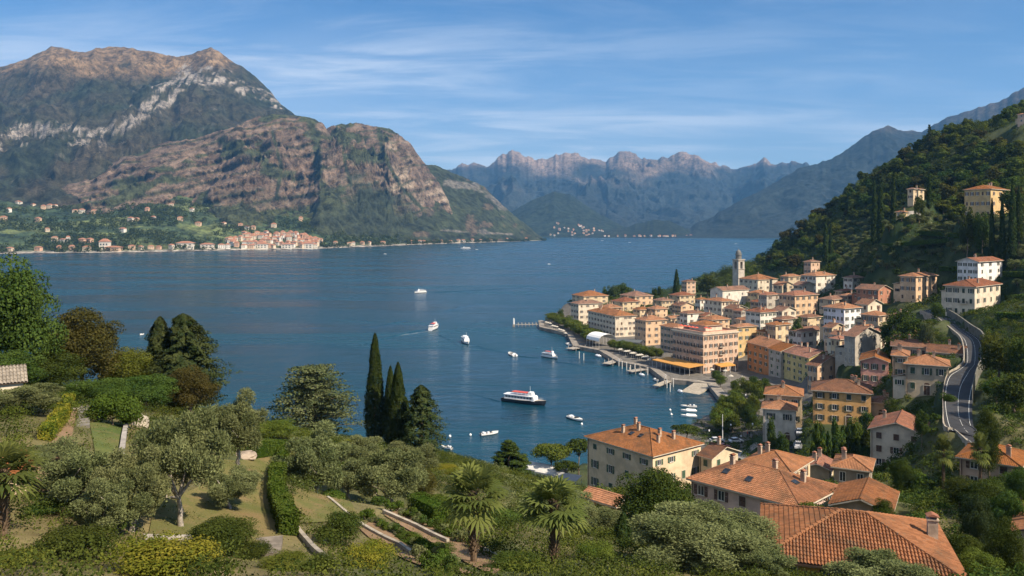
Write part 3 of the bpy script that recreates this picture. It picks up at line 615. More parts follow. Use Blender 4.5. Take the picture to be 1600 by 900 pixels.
mountain('low_promontory', [(905, 372, 5450), (940, 362, 5550), (975, 356, 5600), (1000, 348, 5650), (1020, 344, 5650), (1045, 345, 5650), (1065, 355, 5600), (1090, 366, 5550), (1130, 371.5, 5450)], [(800, 5250), (1200, 5250)],
    c_far(C3(.016, .022, .015), C3(.035, .038, .022), 300), amp=20, expo=.9, fr=250, seed=41, nv=60, jag=10)
mountain('blue_slope', [(1000, 369, 5600), (1060, 362, 5700), (1100, 345, 5900), (1150, 318, 6100), (1200, 292, 6300), (1250, 262, 6500), (1300, 248, 6600), (1330, 228, 6700), (1365, 205, 6800), (1388, 195, 6900), (1405, 204, 6900), (1440, 206, 6900), (1480, 185, 6800), (1520, 172, 6700), (1560, 160, 6600), (1600, 137, 6500), (1700, 100, 6400), (1900, 60, 6000)],
    [(1000, 5150), (1400, 5000), (1900, 4500)], c_far(C3(.018, .024, .022), C3(.075, .058, .045), 820), amp=85, expo=1.1, fr=700, seed=47, warp=60, nv=130, jag=14)
# ------------------------------------------------------------------ air
hm = bpy.data.materials.new('haze_air'); hm.use_nodes = True; t = hm.node_tree; t.nodes.remove(t.nodes['Principled BSDF'])
pv = N(t, 'ShaderNodeVolumePrincipled', i_Density=4.7e-5); pv.inputs['Color'].default_value = (.20, .52, 1.0, 1); pv.inputs['Anisotropy'].default_value = 0.0
t.links.new(pv.outputs[0], t.nodes['Material Output'].inputs['Volume'])
m = MB(); m.box(-9500, 9500, -120, 14500, -8, 2600)
tag(m.obj('haze', hm), kind='stuff')
# ------------------------------------------------------------------ houses
TILE = rooftile(); TILE2 = rooftile((.27, .105, .055)); TILE3 = rooftile((.22, .105, .06)); TILE_G = rooftile((.265, .102, .038), bump=False, name='terracotta_pantiles')
CORN = plain('cornice_stone', (.50, .44, .35), .85, .15, 1.0)
def shutter_mat(c): return plain('shutter_paint', c, .6, .15, 3)
WCACHE = {}
def window_mesh(w, h, sh, surround=True, split=False, shut=False):
    """a window facing -Y with its middle at the origin: stone surround, sill, frame bars, pane and (far houses) shutters"""
    key = (round(w, 2), round(h, 2), sh, surround, split, shut)
    if key in WCACHE: return WCACHE[key]
    m = MB(); a, b = w / 2, h / 2; s = .09
    m.face([(-a, -.015, -b), (a, -.015, -b), (a, -.015, b), (-a, -.015, b)], 0)
    for q in ((-a - s, -a, -b, b), (a, a + s, -b, b), (-a - s, a + s, b, b + s)): m.box(q[0], q[1], -.07, .0, q[2], q[3], 1)
    m.box(-a - s - .05, a + s + .05, -.13, 0, -b - .1, -b, 1)
    fr = .045
    m.box(-a, -a + fr, -.04, -.016, -b, b, 2); m.box(a - fr, a, -.04, -.016, -b, b, 2); m.box(-a + fr, a - fr, -.04, -.016, b - fr, b, 2); m.box(-a + fr, a - fr, -.04, -.016, -b, -b + fr, 2)
    m.box(-.03, .03, -.04, -.016, -b + fr, b - fr, 2)
    mats = [GLASS, CORN, WHITE]
    if sh and not split:
        mats.append(shutter_mat(sh))
        for sg in (-1, 1):
            x0, x1 = sorted((sg * .01, sg * a)) if shut else sorted((sg * (a + s + .01), sg * (a + s + .01 + w * .5))); m.box(x0, x1, -.09, -.03, -b, b, 3)
    WCACHE[key] = m.mesh('window', mats); return WCACHE[key]
def shutter_mesh(w, h, c):
    key = ('sh', round(w, 2), round(h, 2), c)
    if key in WCACHE: return WCACHE[key]
    m = MB(); b = h / 2; m.box(0, .05, -.05, 0, -b, b); m.box(w - .05, w, -.05, 0, -b, b); m.box(.05, w - .05, -.05, 0, b - .06, b); m.box(.05, w - .05, -.05, 0, -b, -b + .06); m.box(.05, w - .05, -.05, 0, -.03, .03)
    n = max(4, int(h / .13))
    for i in range(n):
        z = -b + .06 + (h - .12) * i / n
        if abs(z + .03) < .09: continue
        m.hexa([(.05, -.045, z), (w - .05, -.045, z), (w - .05, -.02, z + .03), (.05, -.02, z + .03), (.05, -.045, z + .02), (w - .05, -.045, z + .02), (w - .05, -.01, z + .09), (.05, -.01, z + .09)])
    WCACHE[key] = m.mesh('shutter', [shutter_mat(c)]); return WCACHE[key]
def door_mesh(w, h, c, arch=False):
    m = MB(); a = w / 2
    m.box(-a, a, -.03, 0, 0, h, 0); m.box(-a - .15, -a, -.09, 0, 0, h, 1); m.box(a, a + .15, -.09, 0, 0, h, 1); m.box(-a - .15, a + .15, -.09, 0, h, h + .18, 1); m.box(-.02, .02, -.05, -.03, 0, h, 1)
    if arch:
        pts = [(a * math.cos(t), -.03, h + .18 + a * .8 * math.sin(t)) for t in np.linspace(0, math.pi, 9)]
        m.face(pts, 0)
    return m.mesh('door', [plain('door_paint', c, .6, .2, 3), CORN])
def slope_uv(poly):
    a, b = Vector(poly[0]), Vector(poly[1]); e = (b - a).normalized(); n = (b - a).cross(Vector(poly[2]) - a).normalized(); s = n.cross(e)
    return [((Vector(p) - a).dot(e) + a.x * .7, (Vector(p) - a).dot(s)) for p in poly]
def tiled_slope(m, poly, pitchw=.235, row=.40, thick=.16):
    """a roof slope of real half-round tiles laid in overlapping rows, clipped to the convex polygon"""
    a, b = Vector(poly[0]), Vector(poly[1]); e = (b - a).normalized(); nn = (b - a).cross(Vector(poly[2]) - a).normalized(); s = nn.cross(e)
    q = [((Vector(p) - a).dot(e), (Vector(p) - a).dot(s)) for p in poly]
    us = [p[0] for p in q]; u0, u1 = min(us), max(us)
    prof = [(0, 0), (.14, .052), (.32, .085), (.5, .085), (.68, .052), (.8, 0), (.9, -.012)]
    cols = []
    k = int((u1 - u0) / pitchw) + 1
    for i in range(k):
        for f, hgt in prof: cols.append((u0 + (i + f) * pitchw, hgt))
    cols = [c for c in cols if u0 + .005 < c[0] < u1 - .005]
    def span(u):
        vs = []
        for (x0, y0), (x1, y1) in zip(q, q[1:] + q[:1]):
            if min(x0, x1) <= u <= max(x0, x1) and abs(x1 - x0) > 1e-6: vs.append(y0 + (y1 - y0) * (u - x0) / (x1 - x0))
        return (min(vs), max(vs)) if len(vs) > 1 else None
    rows = max(2, int(max(p[1] for p in q) / row) + 2)
    prev = None
    for u, hg in cols:
        sp = span(u)
        if sp is None: prev = None; continue
        jit = vnoise(np.array([u / .235 // 1 * 3.7]), np.array([1.3]), 5)[0]
        line = []
        for r in range(rows):
            for vv, lift in ((r * row, .055), ((r + 1) * row - .004, .0)):
                v = min(max(vv + sp[0] * 0, sp[0]), sp[1]); li = lift + .008 * jit
                line.append((a + e * u + s * v + nn * (hg + li), (u + a.x * .7 + .002, v + .001)))
        if prev:
            for j in range(len(line) - 1):
                if (line[j][0] - line[j + 1][0]).length < 1e-5 and (prev[j][0] - prev[j + 1][0]).length < 1e-5: continue
                mu = (line[j][1][0] + prev[j][1][0]) / 2; mv = (min(line[j][1][1], line[j + 1][1][1]) + max(line[j][1][1], line[j + 1][1][1])) / 2
                m.face([prev[j][0], line[j][0], line[j + 1][0], prev[j + 1][0]], 0, [(mu, mv)] * 4)
        prev = line
def roof_builder(hd):
    wl, wr, h = hd['wl'], hd['wr'], hd['h']; k = hd['k']; o = k.get('over', .55 if hd['Y'] < 260 else .65)
    hx, hy = wl / 2 + o, wr / 2 + o; p = k.get('pitch', .36); z = h - .02; typ = hd['roof']
    E = [(-hx, -hy, z), (hx, -hy, z), (hx, hy, z), (-hx, hy, z)]
    if typ == 'hip':
        q = min(hx, hy); zr = z + p * q
        if hx >= hy: R = [(-hx + q, 0, zr), (hx - q, 0, zr)]; S = [[E[0], E[1], R[1], R[0]], [E[1], E[2], R[1]], [E[2], E[3], R[0], R[1]], [E[3], E[0], R[0]]]
        else: R = [(0, -hy + q, zr), (0, hy - q, zr)]; S = [[E[0], E[1], R[0]], [E[1], E[2], R[1], R[0]], [E[2], E[3], R[1]], [E[3], E[0], R[0], R[1]]]
        caps = [(R[0], R[1])] + ([(E[0], R[0]), (E[3], R[0]), (E[1], R[1]), (E[2], R[1])] if hx >= hy else [(E[0], R[0]), (E[1], R[0]), (E[2], R[1]), (E[3], R[1])])
        edges = [(0,)] * 4
    elif typ == 'gx':
        zr = z + p * hy; R = [(-hx, 0, zr), (hx, 0, zr)]; S = [[E[0], E[1], R[1], R[0]], [E[2], E[3], R[0], R[1]]]; caps = [(R[0], R[1])]
    else:
        zr = z + p * hx; R = [(0, -hy, zr), (0, hy, zr)]; S = [[E[1], E[2], R[1], R[0]], [E[3], E[0], R[0], R[1]]]; caps = [(R[0], R[1])]
    m = MB(); th = .17; d = Vector((0, 0, -th)); near = k.get('tiles')
    for s in S:
        pts = [Vector(q_) for q_ in s]; uv = slope_uv(s)
        if near: tiled_slope(m, s)
        top = [q_ - (Vector((0, 0, .03)) if near else Vector((0, 0, 0))) for q_ in pts]
        m.face(top, 1 if near else 0, uv)
        m.face([q_ + d for q_ in reversed(pts)], 1)
        m.face([pts[0] + d, pts[1] + d, top[1], top[0]], 1)
        if typ != 'hip':
            m.face([pts[1] + d, pts[2] + d, top[2], top[1]], 1); m.face([pts[3] + d, pts[0] + d, top[0], top[3]], 1)
    if hd['Y'] < 300:
        for a, b in caps:
            a, b = Vector(a), Vector(b); L = (b - a).length
            if L < .3: continue
            n = max(2, int(L / .42)); r = .13
            if near:
                for i in range(n): m.tube([a.lerp(b, i / n) + Vector((0, 0, .05)), a.lerp(b, (i + 1.1) / n) + Vector((0, 0, .02))], [r + .015, r - .01], 7, 0, True)
            else: m.tube([a + Vector((0, 0, .02)), b + Vector((0, 0, .02))], r, 6, 0)
    def zat(x, y):
        if typ == 'hip': return zr - p * max(0, max(abs(x) - max(hx - hy, 0), abs(y) - max(hy - hx, 0)))
        return zr - p * (abs(y) if typ == 'gx' else abs(x))
    return m, zat, zr
CHIM = {}
def chimney_mesh(big=False):
    if big in CHIM: return CHIM[big]
    m = MB(); s = 1.1 if big else 1.0; w = .32 * s; hh = 1.25 * s
    m.box(-w, w, -w * .8, w * .8, -1.2, hh, 0); m.box(-w - .07, w + .07, -w * .8 - .07, w * .8 + .07, hh, hh + .1, 0)
    for x in (-w + .06, w - .14): m.box(x, x + .08, -w * .7, w * .7, hh + .1, hh + .32, 0)
    m.hexa([(-w - .1, -w - .05, hh + .32), (w + .1, -w - .05, hh + .32), (w + .1, w + .05, hh + .32), (-w - .1, w + .05, hh + .32), (-.06, -w - .05, hh + .5), (.06, -w - .05, hh + .5), (.06, w + .05, hh + .5), (-.06, w + .05, hh + .5)], 1)
    CHIM[big] = m.mesh('chimney', [plain('chimney_render', (.40, .31, .23), .9, .3, 1.5, .02), TILE2]); return CHIM[big]
def balcony_mesh(w, d=.9):
    key = ('bal', round(w, 1))
    if key in WCACHE: return WCACHE[key]
    m = MB(); m.box(-w / 2, w / 2, -d, 0, -.14, 0, 0); m.box(-w / 2, w / 2, -d, -d + .05, .92, .97, 1)
    for x in np.linspace(-w / 2, w / 2 - .03, max(6, int(w / .16))): m.box(x, x + .03, -d + .01, -d + .04, 0, .92, 1)
    for sx in (-1, 1):
        x0 = sx * w / 2; x0, x1 = min(x0, x0 - sx * .04), max(x0, x0 - sx * .04); m.box(x0, x1, -d + .05, 0, .92, .97, 1)
        for y in np.arange(-d + .16, -.05, .16): m.box(x0, x1, y, y + .03, 0, .92, 1)
    WCACHE[key] = m.mesh('balcony', [CORN, METAL]); return WCACHE[key]
def build_house(hd, i):
    k = hd['k']; wl, wr, h, nf = hd['wl'], hd['wr'], hd['h'], hd['nf']; rnd = random.Random(i)
    nm = k.get('name', 'hotel' if 'hotel' in hd['label'] else 'house')
    root = thing(nm, hd['label'], 'hotel' if nm == 'hotel' else 'house', hd['c'], -hd['a'], 'tiled roof houses of the lakeside village')
    hd['root'] = root
    m = MB(); X, Yh = wl / 2, wr / 2; zb = -3.5 if hd['Y'] > 300 else -6
    c8 = [(-X, -Yh), (X, -Yh), (X, Yh), (-X, Yh)]
    for a, b in zip(c8, c8[1:] + c8[:1]): m.face([(*a, zb), (*b, zb), (*b, h), (*a, h)])
    p = k.get('pitch', .36); o = k.get('over', .55 if hd['Y'] < 260 else .65)
    if hd['roof'] == 'gx':
        zr = h + p * Yh + p * o - .17
        for sx in (-1, 1): m.face([(sx * X, -Yh * sx, h), (sx * X, Yh * sx, h), (sx * X, 0, zr)])
    elif hd['roof'] == 'gy':
        zr = h + p * X + p * o - .17
        for sy in (-1, 1): m.face([(X * sy, sy * Yh, h), (-X * sy, sy * Yh, h), (0, sy * Yh, zr)])
    if hd['roof'] == 'flat': m.face([(-X, -Yh, h), (X, -Yh, h), (X, Yh, h), (-X, Yh, h)])
    m.obj('wall', plaster(hd['col']), root)
    # roof
    if hd['roof'] == 'flat':
        r = MB(); r.box(-X - .5, X + .5, -Yh - .5, Yh + .5, h, h + .45, 0); r.box(-X - .25, X + .25, -Yh - .25, Yh + .25, h - .3, h, 0)
        r.obj('cornice', CORN, root)
        r = MB(); r.box(-X + .3, X - .3, -Yh + .3, Yh - .3, h + .46, h + .5, 0)
        for a, b in zip(c8, c8[1:] + c8[:1]):
            a = Vector((a[0] * .97, a[1] * .97, h + .5)); b = Vector((b[0] * .97, b[1] * .97, h + .5)); r.bar(a, b, .18, .8, 1)
        ro = r.obj('roof_terrace', [plain('terrace_paving', (.34, .15, .10), .85, .25, 1), plaster(hd['col'])], root)
        hh = dict(hd); hh.update(wl=wl * .55, wr=wr * .5, h=2.5, roof='hip', k={'pitch': .3})
        mm, _, _ = roof_builder(hh); pr = mm.obj('penthouse_roof', [TILE, CORN], root, (-wl * .12, wr * .12, h + .5))
        b = MB(); b.box(-wl * .27, wl * .27, -wr * .24, wr * .24, 0, 2.5); b.obj('penthouse', plaster(PALE), root, (-wl * .12, wr * .12, h + .5))
        for j in range(7):
            q = MB(); q.tube([(0, 0, 0), (0, 0, 1.9)], .03, 5, 1); q.lathe([(1.1, 1.8), (.6, 2.1), (.03, 2.3)], 8, 0)
            q.obj('terrace_parasol', [plain('red_canvas', (.50, .09, .06), .8, .1), METAL], root, (-X * .75 + X * .25 * j, -Yh * .72 if j < 5 else -Yh * .4, h + .5))
    else:
        rm, zat, zr = roof_builder(hd)
        rt = rnd.choice([TILE, TILE, TILE2, TILE3]) if hd['Y'] > 130 else TILE
        if k.get('tiles'): rt = TILE_G
        if 'brown' in hd['label']: rt = TILE3
        roof = rm.obj('roof', [rt, CORN if hd['Y'] > 90 else DARKWOOD], root)
        nch = k.get('ch', 2 if hd['Y'] < 330 else 1)
        for j in range(nch):
            x = rnd.uniform(-.7, .7) * X; y = rnd.uniform(-.55, .55) * Yh
            link('chimney', chimney_mesh(), roof, (x, y, zat(x, y)), rnd.uniform(-.05, .05))
        if k.get('bigch'): link('chimney', chimney_mesh(True), roof, (X - .6, Yh * .2, zat(X - .6, Yh * .2)))
        if k.get('skyl') or k.get('ch') == 6:
            for j, (fx, fy) in enumerate(((-.52, -.5), (-.05, -.58), (.62, -.12)) if k.get('skyl') else ((-.05, -.42), (.22, -.4))):
                q = MB(); q.box(-.45, .45, -.6, .6, 0, .12, 0); q.box(-.37, .37, -.52, .52, .125, .14, 1)
                x, y = fx * X, fy * Yh; o_ = q.obj('skylight', [METAL, GLASS], roof, (x, y, zat(x, y) + .06))
                if abs(x) - max(wl - wr, 0) / 2 > abs(y) - max(wr - wl, 0) / 2: o_.rotation_euler = (0, math.atan(p) * (1 if x > 0 else -1), 0)
                else: o_.rotation_euler = (math.atan(p) * (1 if y < 0 else -1), 0, 0)
        cm = MB(); d_ = .14
        if hd['roof'] == 'hip' and hd['Y'] < 480:
            for a, b in zip(c8, c8[1:] + c8[:1]):
                a = Vector((*a, h - .42)); b = Vector((*b, h - .42)); ax = (b - a).normalized(); cm.bar(a - ax * d_, b + ax * d_, d_ * 2 - .01, .2)
            cm.obj('cornice', CORN, root)
    # lower wing on the lake side
    if hd['Y'] > 190 and hd['roof'] in ('hip', 'gx') and rnd.random() < .5 and not k.get('bal'):
        L = rnd.uniform(2.5, 4.5); hw = h * rnd.uniform(.5, .8); y0, y1 = sorted((-Yh * rnd.uniform(.3, .9), Yh * rnd.uniform(.4, .9))); q = MB()
        for a, b in (((-X - L, y0), (-X, y0)), ((-X - L, y1), (-X - L, y0)), ((-X, y1), (-X - L, y1))): q.face([(*a, zb), (*b, zb), (*b, hw), (*a, hw)])
        wg = q.obj('wing', plaster(rnd.choice([hd['col'], PALE, BEI, CREAM])), root); q = MB(); sl = .3 * L
        sp_ = [(-X - L - .4, y0 - .4, hw - .1), (-X - L - .4, y1 + .4, hw - .1), (-X - .01, y1 + .4, hw + sl), (-X - .01, y0 - .4, hw + sl)][::-1]; sp_ = sp_[1:] + sp_[:1]
        q.face([Vector(v_) for v_ in (sp_[1], sp_[2], sp_[3], sp_[0])], 0, [(v_[1], abs(v_[0] + X)) for v_ in (sp_[1], sp_[2], sp_[3], sp_[0])]); q.face([Vector(v_) - Vector((0, 0, .15)) for v_ in reversed(sp_)], 1)
        for a, b in zip(sp_, sp_[1:] + sp_[:1]): q.face([a, b, Vector(b) - Vector((0, 0, .15)), Vector(a) - Vector((0, 0, .15))], 1)
        q.obj('roof', [rnd.choice([TILE, TILE2, TILE3]), CORN], wg)
        for y_ in np.linspace(y0, y1, 4)[1:-1]: link('window', window_mesh(.9, 1.2, hd['sh'], True, False), wg, (-X - L * .5, y0 - .002, hw * .62)) if y_ < 0 else None
    # windows
    fh = h / nf; near = hd['Y'] < 240
    for face, ncol, L, D in (('F', hd['cF'], wl, Yh), ('R', hd['cR'], wr, X)):
        if not ncol: continue
        sp = L / ncol; ww = min(1.0, sp * .34); wh = min(1.6, fh * .47)
        for f in range(nf):
            if hd['c'][2] + f * fh + fh < gz(hd['c'][0], hd['c'][1]) - 2: continue
            for cidx in range(ncol):
                if rnd.random() < .05 and not k.get('bal'): continue
                t = -L / 2 + sp * (cidx + .5); z = f * fh + fh * .55
                loc = (t, -D - .002, z) if face == 'F' else (D + .002, t, z); rz = 0 if face == 'F' else math.pi / 2
                door = f == 0 and near and cidx == ncol // 2
                small = f == nf - 1 and nf > 3 and not k.get('bal')
                hgt = wh * (.7 if small else 1)
                if door and h > 4:
                    dm = door_mesh(min(1.3, sp * .6), min(2.3, fh * .8), BRN, True); link('door', dm, root, (loc[0], loc[1], 0.0), rz); continue
                wo_ = link('window', window_mesh(ww, hgt, hd['sh'], True, near, bool(hd['sh']) and not near and rnd.random() < .3), root, loc, rz)
                if near and hd['sh']:
                    sw = min(ww / 2, sp * .24)
                    if rnd.random() < .3:      # shut
                        for sg in (-1, 0): link('shutter', shutter_mesh(ww / 2, hgt, hd['sh']), wo_, (sg * ww / 2, -.05, 0))
                    else:
                        link('shutter', shutter_mesh(sw, hgt, hd['sh']), wo_, (ww / 2 + .10, -.06, 0)); link('shutter', shutter_mesh(sw, hgt, hd['sh']), wo_, (-ww / 2 - .10 - sw, -.06, 0))
                if (k.get('bal') and 0 < f < nf - 1 and (face == 'F' and cidx % 2 == 0 or face == 'R' and cidx == 3)) or (k.get('bal1') and face == 'F' and f == 1 and cidx == 2):
                    link('balcony', balcony_mesh(min(sp * 1.3, 2.6)), root, (loc[0], loc[1], z - hgt / 2 - .1), rz)
    if near and nf > 1:
        q = MB(); q.tube([(-X + .3, -Yh - .1, -1), (-X + .3, -Yh - .1, h - .3)], .06, 6); q.obj('downpipe', plain('copper_pipe', (.12, .07, .05), .5, .2, metal=.4), root)
for i, hd in enumerate(HOUSES): build_house(hd, i)
# bell tower
TZ = gz(WX(1154, 612), 612); bt = thing('bell_tower', 'pale stone bell tower with arched belfry and small dome above the village roofs', 'bell tower', (WX(1154, 612), 612, TZ), D2R(-62))
top = CZ - (388 - HZ) / F * 612 - TZ; s = 3.1; bh = top * .76
m = MB(); m.box(-s, s, -s, s, -6, bh - 7.5); pl_ = plaster((.50, .45, .38)); m.obj('shaft', pl_, bt)
m = MB()
for x in (-1, 1):
    for y in (-1, 1): m.box(min(x * s, x * (s - 1.9)), max(x * s, x * (s - 1.9)), min(y * s, y * (s - 1.9)), max(y * s, y * (s - 1.9)), bh - 7.2, bh - 1.2)
m.box(-s - .4, s + .4, -s - .4, s + .4, bh - 7.5, bh - 7.2); m.box(-s, s, -s, s, bh - 1.8, bh - .4); m.box(-s - .5, s + .5, -s - .5, s + .5, bh - .4, bh)
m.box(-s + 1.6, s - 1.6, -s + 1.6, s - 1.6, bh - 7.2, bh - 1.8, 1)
m.obj('belfry', [pl_, plain('belfry_painted_shade', (.10, .09, .08))], bt)  # dark inner block: its colour stands for the shade inside the open belfry
m = MB(); r = s * .72; dh = top - bh
m.lathe([(r, bh), (r, bh + dh * .38), (r + .35, bh + dh * .38), (r + .35, bh + dh * .44), (r, bh + dh * .46), (r * .96, bh + dh * .58), (r * .72, bh + dh * .74), (r * .4, bh + dh * .84), (.25, bh + dh * .88), (.25, bh + dh * .94), (.02, top)], 14)
m.obj('dome', plain('weathered_lead', (.15, .15, .14), .8, .25), bt, smooth=False)
m = MB(); m.tube([(0, -s - .01, bh - 11), (0, -s - .09, bh - 11)], 1.1, 16); m.obj('clock_face', plain('clock_white', (.5, .48, .42)), bt)
# ------------------------------------------------------------------ vegetation
LM = {
 'broad': leafmat('broad_leaves', (.026, .048, .011), (.078, .104, .022), hue=.025, val=.5),
 'lime': leafmat('light_green_leaves', (.060, .085, .014), (.135, .150, .028), hue=.02),
 'plane': leafmat('plane_leaves', (.055, .085, .014), (.125, .145, .028), hue=.015),
 'gold': leafmat('yellow_green_leaves', (.070, .105, .014), (.25, .225, .03), hue=.015),
 'rust': leafmat('bronze_leaves', (.040, .044, .013), (.095, .085, .024), hue=.02),
 'olive': leafmat('olive_leaves', (.072, .092, .034), (.205, .222, .095), hue=.012, val=.2),
 'cypress': leafmat('cypress_leaves', (.018, .034, .010), (.045, .064, .018), hue=.012, val=.3),
 'cedar': leafmat('cedar_needles', (.050, .072, .030), (.130, .140, .062), hue=.01),
 'conifer': leafmat('conifer_needles', (.022, .036, .014), (.062, .074, .026), hue=.02, val=.3),
 'palm': leafmat('palm_leaf', (.060, .085, .022), (.150, .165, .045), trans=.3, hue=.01),
 'hedge': leafmat('hedge_leaves', (.040, .072, .010), (.090, .125, .024), hue=.012)}
def leafcloud(C, NR, size, el, rs, spray=0.0):
    n = len(C); r = rs.normal(size=(n, 3)); t = np.cross(NR, r); t /= np.linalg.norm(t, axis=1)[:, None] + 1e-9
    if spray:
        k = rs.uniform(size=n) < spray; g = NR + np.array([0, 0, .55]) + rs.normal(size=(n, 3)) * .35; g /= np.linalg.norm(g, axis=1)[:, None] + 1e-9; t[k] = g[k]; NR = np.cross(t, rs.normal(size=(n, 3))); NR /= np.linalg.norm(NR, axis=1)[:, None] + 1e-9
    b = np.cross(NR, t); s = (size * rs.uniform(.65, 1.35, n))[:, None]
    bend = NR * s * .25
    V = np.stack([C - t * s * el, C + b * s * .5 + bend * .4, C + t * s * el, C - b * s * .5 + bend * .4], 1)
    return V.reshape(-1, 3)
def blob_leaves(cl, n, size, el, rs, up=.35, fill=.55, spray=0.0):
    """cl: (k, 6) clump centres and radii"""
    cl = np.asarray(cl, float); wgt = cl[:, 3] * cl[:, 4] + cl[:, 3] * cl[:, 5]; k = rs.choice(len(cl), n, p=wgt / wgt.sum())
    d = rs.normal(size=(n, 3)); d[:, 2] += up; d /= np.linalg.norm(d, axis=1)[:, None]
    rad = rs.uniform(fill, 1.08, n)[:, None] ** .7
    C = cl[k, :3] + d * cl[k, 3:] * rad
    NR = d + rs.normal(size=(n, 3)) * .55; NR /= np.linalg.norm(NR, axis=1)[:, None]
    ct = rs.uniform(0, 1, len(cl)); tone = np.clip(ct[k] * .6 + rs.uniform(0, .4, n), 0, 1)
    return leafcloud(C, NR, np.full(n, size), el, rs, spray), np.repeat(tone, 4)
def crown_mesh(cl, n, size, el, key, rs, up=.35, fill=.55, spray=0.0):
    V, tone = blob_leaves(cl, n, size, el, rs, up, fill, spray)
    return np_mesh('crown', V, np.arange(len(V)).reshape(-1, 4), [LM[key]], attrs={'tone': tone})
def trunk_mesh(H, r, tips, rs, mat=None, lean=.0, fork=.5):
    m = MB(); top = Vector((lean * H, 0, H * fork)); pts = [Vector((0, 0, -1.2))]
    for i in range(1, 6): pts.append(Vector((0, 0, -.3)).lerp(top, i / 5) + Vector((rs.normal(), rs.normal(), 0)) * r * .5)
    m.tube(pts, [r * 1.5, r * 1.2, r, r * .9, r * .8, r * .75], 8)
    for tp in tips:
        tp = Vector(tp[:3]).lerp(pts[-1], .2); mid = pts[-1].lerp(tp, .5) + Vector((rs.normal(), rs.normal(), rs.normal())) * .12 * (tp - pts[-1]).length
        m.tube([pts[-1] - Vector((0, 0, r * .5)), mid, tp], [r * .6, r * .38, r * .12], 6)
    return m.mesh('trunk', [mat or BARK], True)
def ell_clumps(k, c, R, cr, rs, low=-.55):
    out = []
    while len(out) < k:
        d = rs.normal(size=3); d /= np.linalg.norm(d)
        if d[2] < low: continue
        q = rs.uniform(.35, .86); s = cr * rs.uniform(.7, 1.3)
        out.append([c[0] + d[0] * R[0] * q, c[1] + d[1] * R[1] * q, c[2] + d[2] * R[2] * q, s, s, s * .78])
    return out
def T_round(key, seed, H=8, R=3.5, n=5000, size=.26, el=.6, k=30, fork=.38, mat=None, up=.35):
    rs = np.random.default_rng(seed); cl = ell_clumps(k, (0, 0, H * .55), (R, R, H * .46), R * .34, rs, -.9)
    for j in range(4): cl.append([rs.normal() * R * .3, rs.normal() * R * .3, H * rs.uniform(.45, .7), R * .5, R * .5, H * .16])
    return dict(H=H, R=R, parts=[('crown', crown_mesh(cl, n, size, el, key, rs, up)), ('trunk', trunk_mesh(H, H * .028, cl[:7], rs, mat, fork=fork))])
def T_olive(seed, H=6, R=2.8, n=34000, size=.066, gap=44):
    rs = np.random.default_rng(seed); cl = ell_clumps(gap, (0, 0, H * .57), (R * 1.12, R * 1.12, H * .45), R * .24, rs, -.8)
    for c in cl: c[5] *= 1.35
    return dict(H=H, R=R, parts=[('crown', crown_mesh(cl, n, size, 1.5, 'olive', rs, .3, .2, .75)), ('trunk', trunk_mesh(H, .17, cl[:9], rs, GREYBARK, lean=rs.uniform(-.08, .08), fork=.28))])
def T_cypress(seed, H=16, R=1.5, n=9000, size=.2, key='cypress', loose=0.0):
    rs = np.random.default_rng(seed); z = rs.uniform(0.02, 1, n) ** .85; th = rs.uniform(0, 2 * np.pi, n)
    prof = np.minimum(1, .55 + z * 2.2) * np.clip((1 - z) ** .62 * 1.25, 0, 1)
    bump = 1 + (.13 + loose) * vnoise(th * 2.2, z * H * .8, seed) + (.10 + loose) * vnoise(th * 5, z * H * 2.2, seed + 1)
    r = R * prof * bump * rs.uniform(.72, 1.05, n)
    C = np.stack([r * np.cos(th), r * np.sin(th), z * H], 1)
    NR = np.stack([np.cos(th), np.sin(th), .35 + 0 * z], 1) + rs.normal(size=(n, 3)) * .4; NR /= np.linalg.norm(NR, axis=1)[:, None]
    tone = np.clip(.5 + .6 * vnoise(th * 4, z * H * 1.6, seed + 2) + rs.uniform(-.2, .2, n), 0, 1)
    V = leafcloud(C, NR, np.full(n, size), .9, rs)
    m = MB(); m.tube([(0, 0, -1), (0, 0, H * .85)], [R * .18, .04], 7)
    return dict(H=H, R=R, parts=[('crown', np_mesh('crown', V, np.arange(len(V)).reshape(-1, 4), [LM[key]], attrs={'tone': np.repeat(tone, 4)})), ('trunk', m.mesh('trunk', [BARK], True))])
def T_cedar(seed, H=14, R=6.5, n=16000, size=.22):
    rs = np.random.default_rng(seed); cl = []; tips = []
    for L in range(9):
        f = L / 8; z = H * (.18 + .78 * f); rr = R * (1 - f * .62) * rs.uniform(.82, 1.05); k = 7 if L < 6 else 5
        for j in range(k):
            a = 2 * math.pi * (j + rs.uniform(-.3, .3)) / k + L; q = rs.uniform(.75, 1.0)
            for st in (.35, .68, 1.0):
                d = rr * q * st; cl.append([math.cos(a) * d, math.sin(a) * d, z + .25 * st * rs.uniform(-.6, 1.0), R * .25, R * .25, .55])
            tips.append((math.cos(a) * rr * q * .9, math.sin(a) * rr * q * .9, z - .1))
    m = MB(); m.tube([(0, 0, -1), (0, 0, H * .5), (.2, 0, H * .95)], [.5, .34, .1], 8)
    for t_ in tips: m.tube([(0, 0, t_[2] - .7), (t_[0] * .5, t_[1] * .5, t_[2] - .1), t_], [.13, .09, .03], 5)
    return dict(H=H, R=R, parts=[('crown', crown_mesh(cl, n, size, .8, 'cedar', rs, .75, .3)), ('trunk', m.mesh('trunk', [BARK], True))])
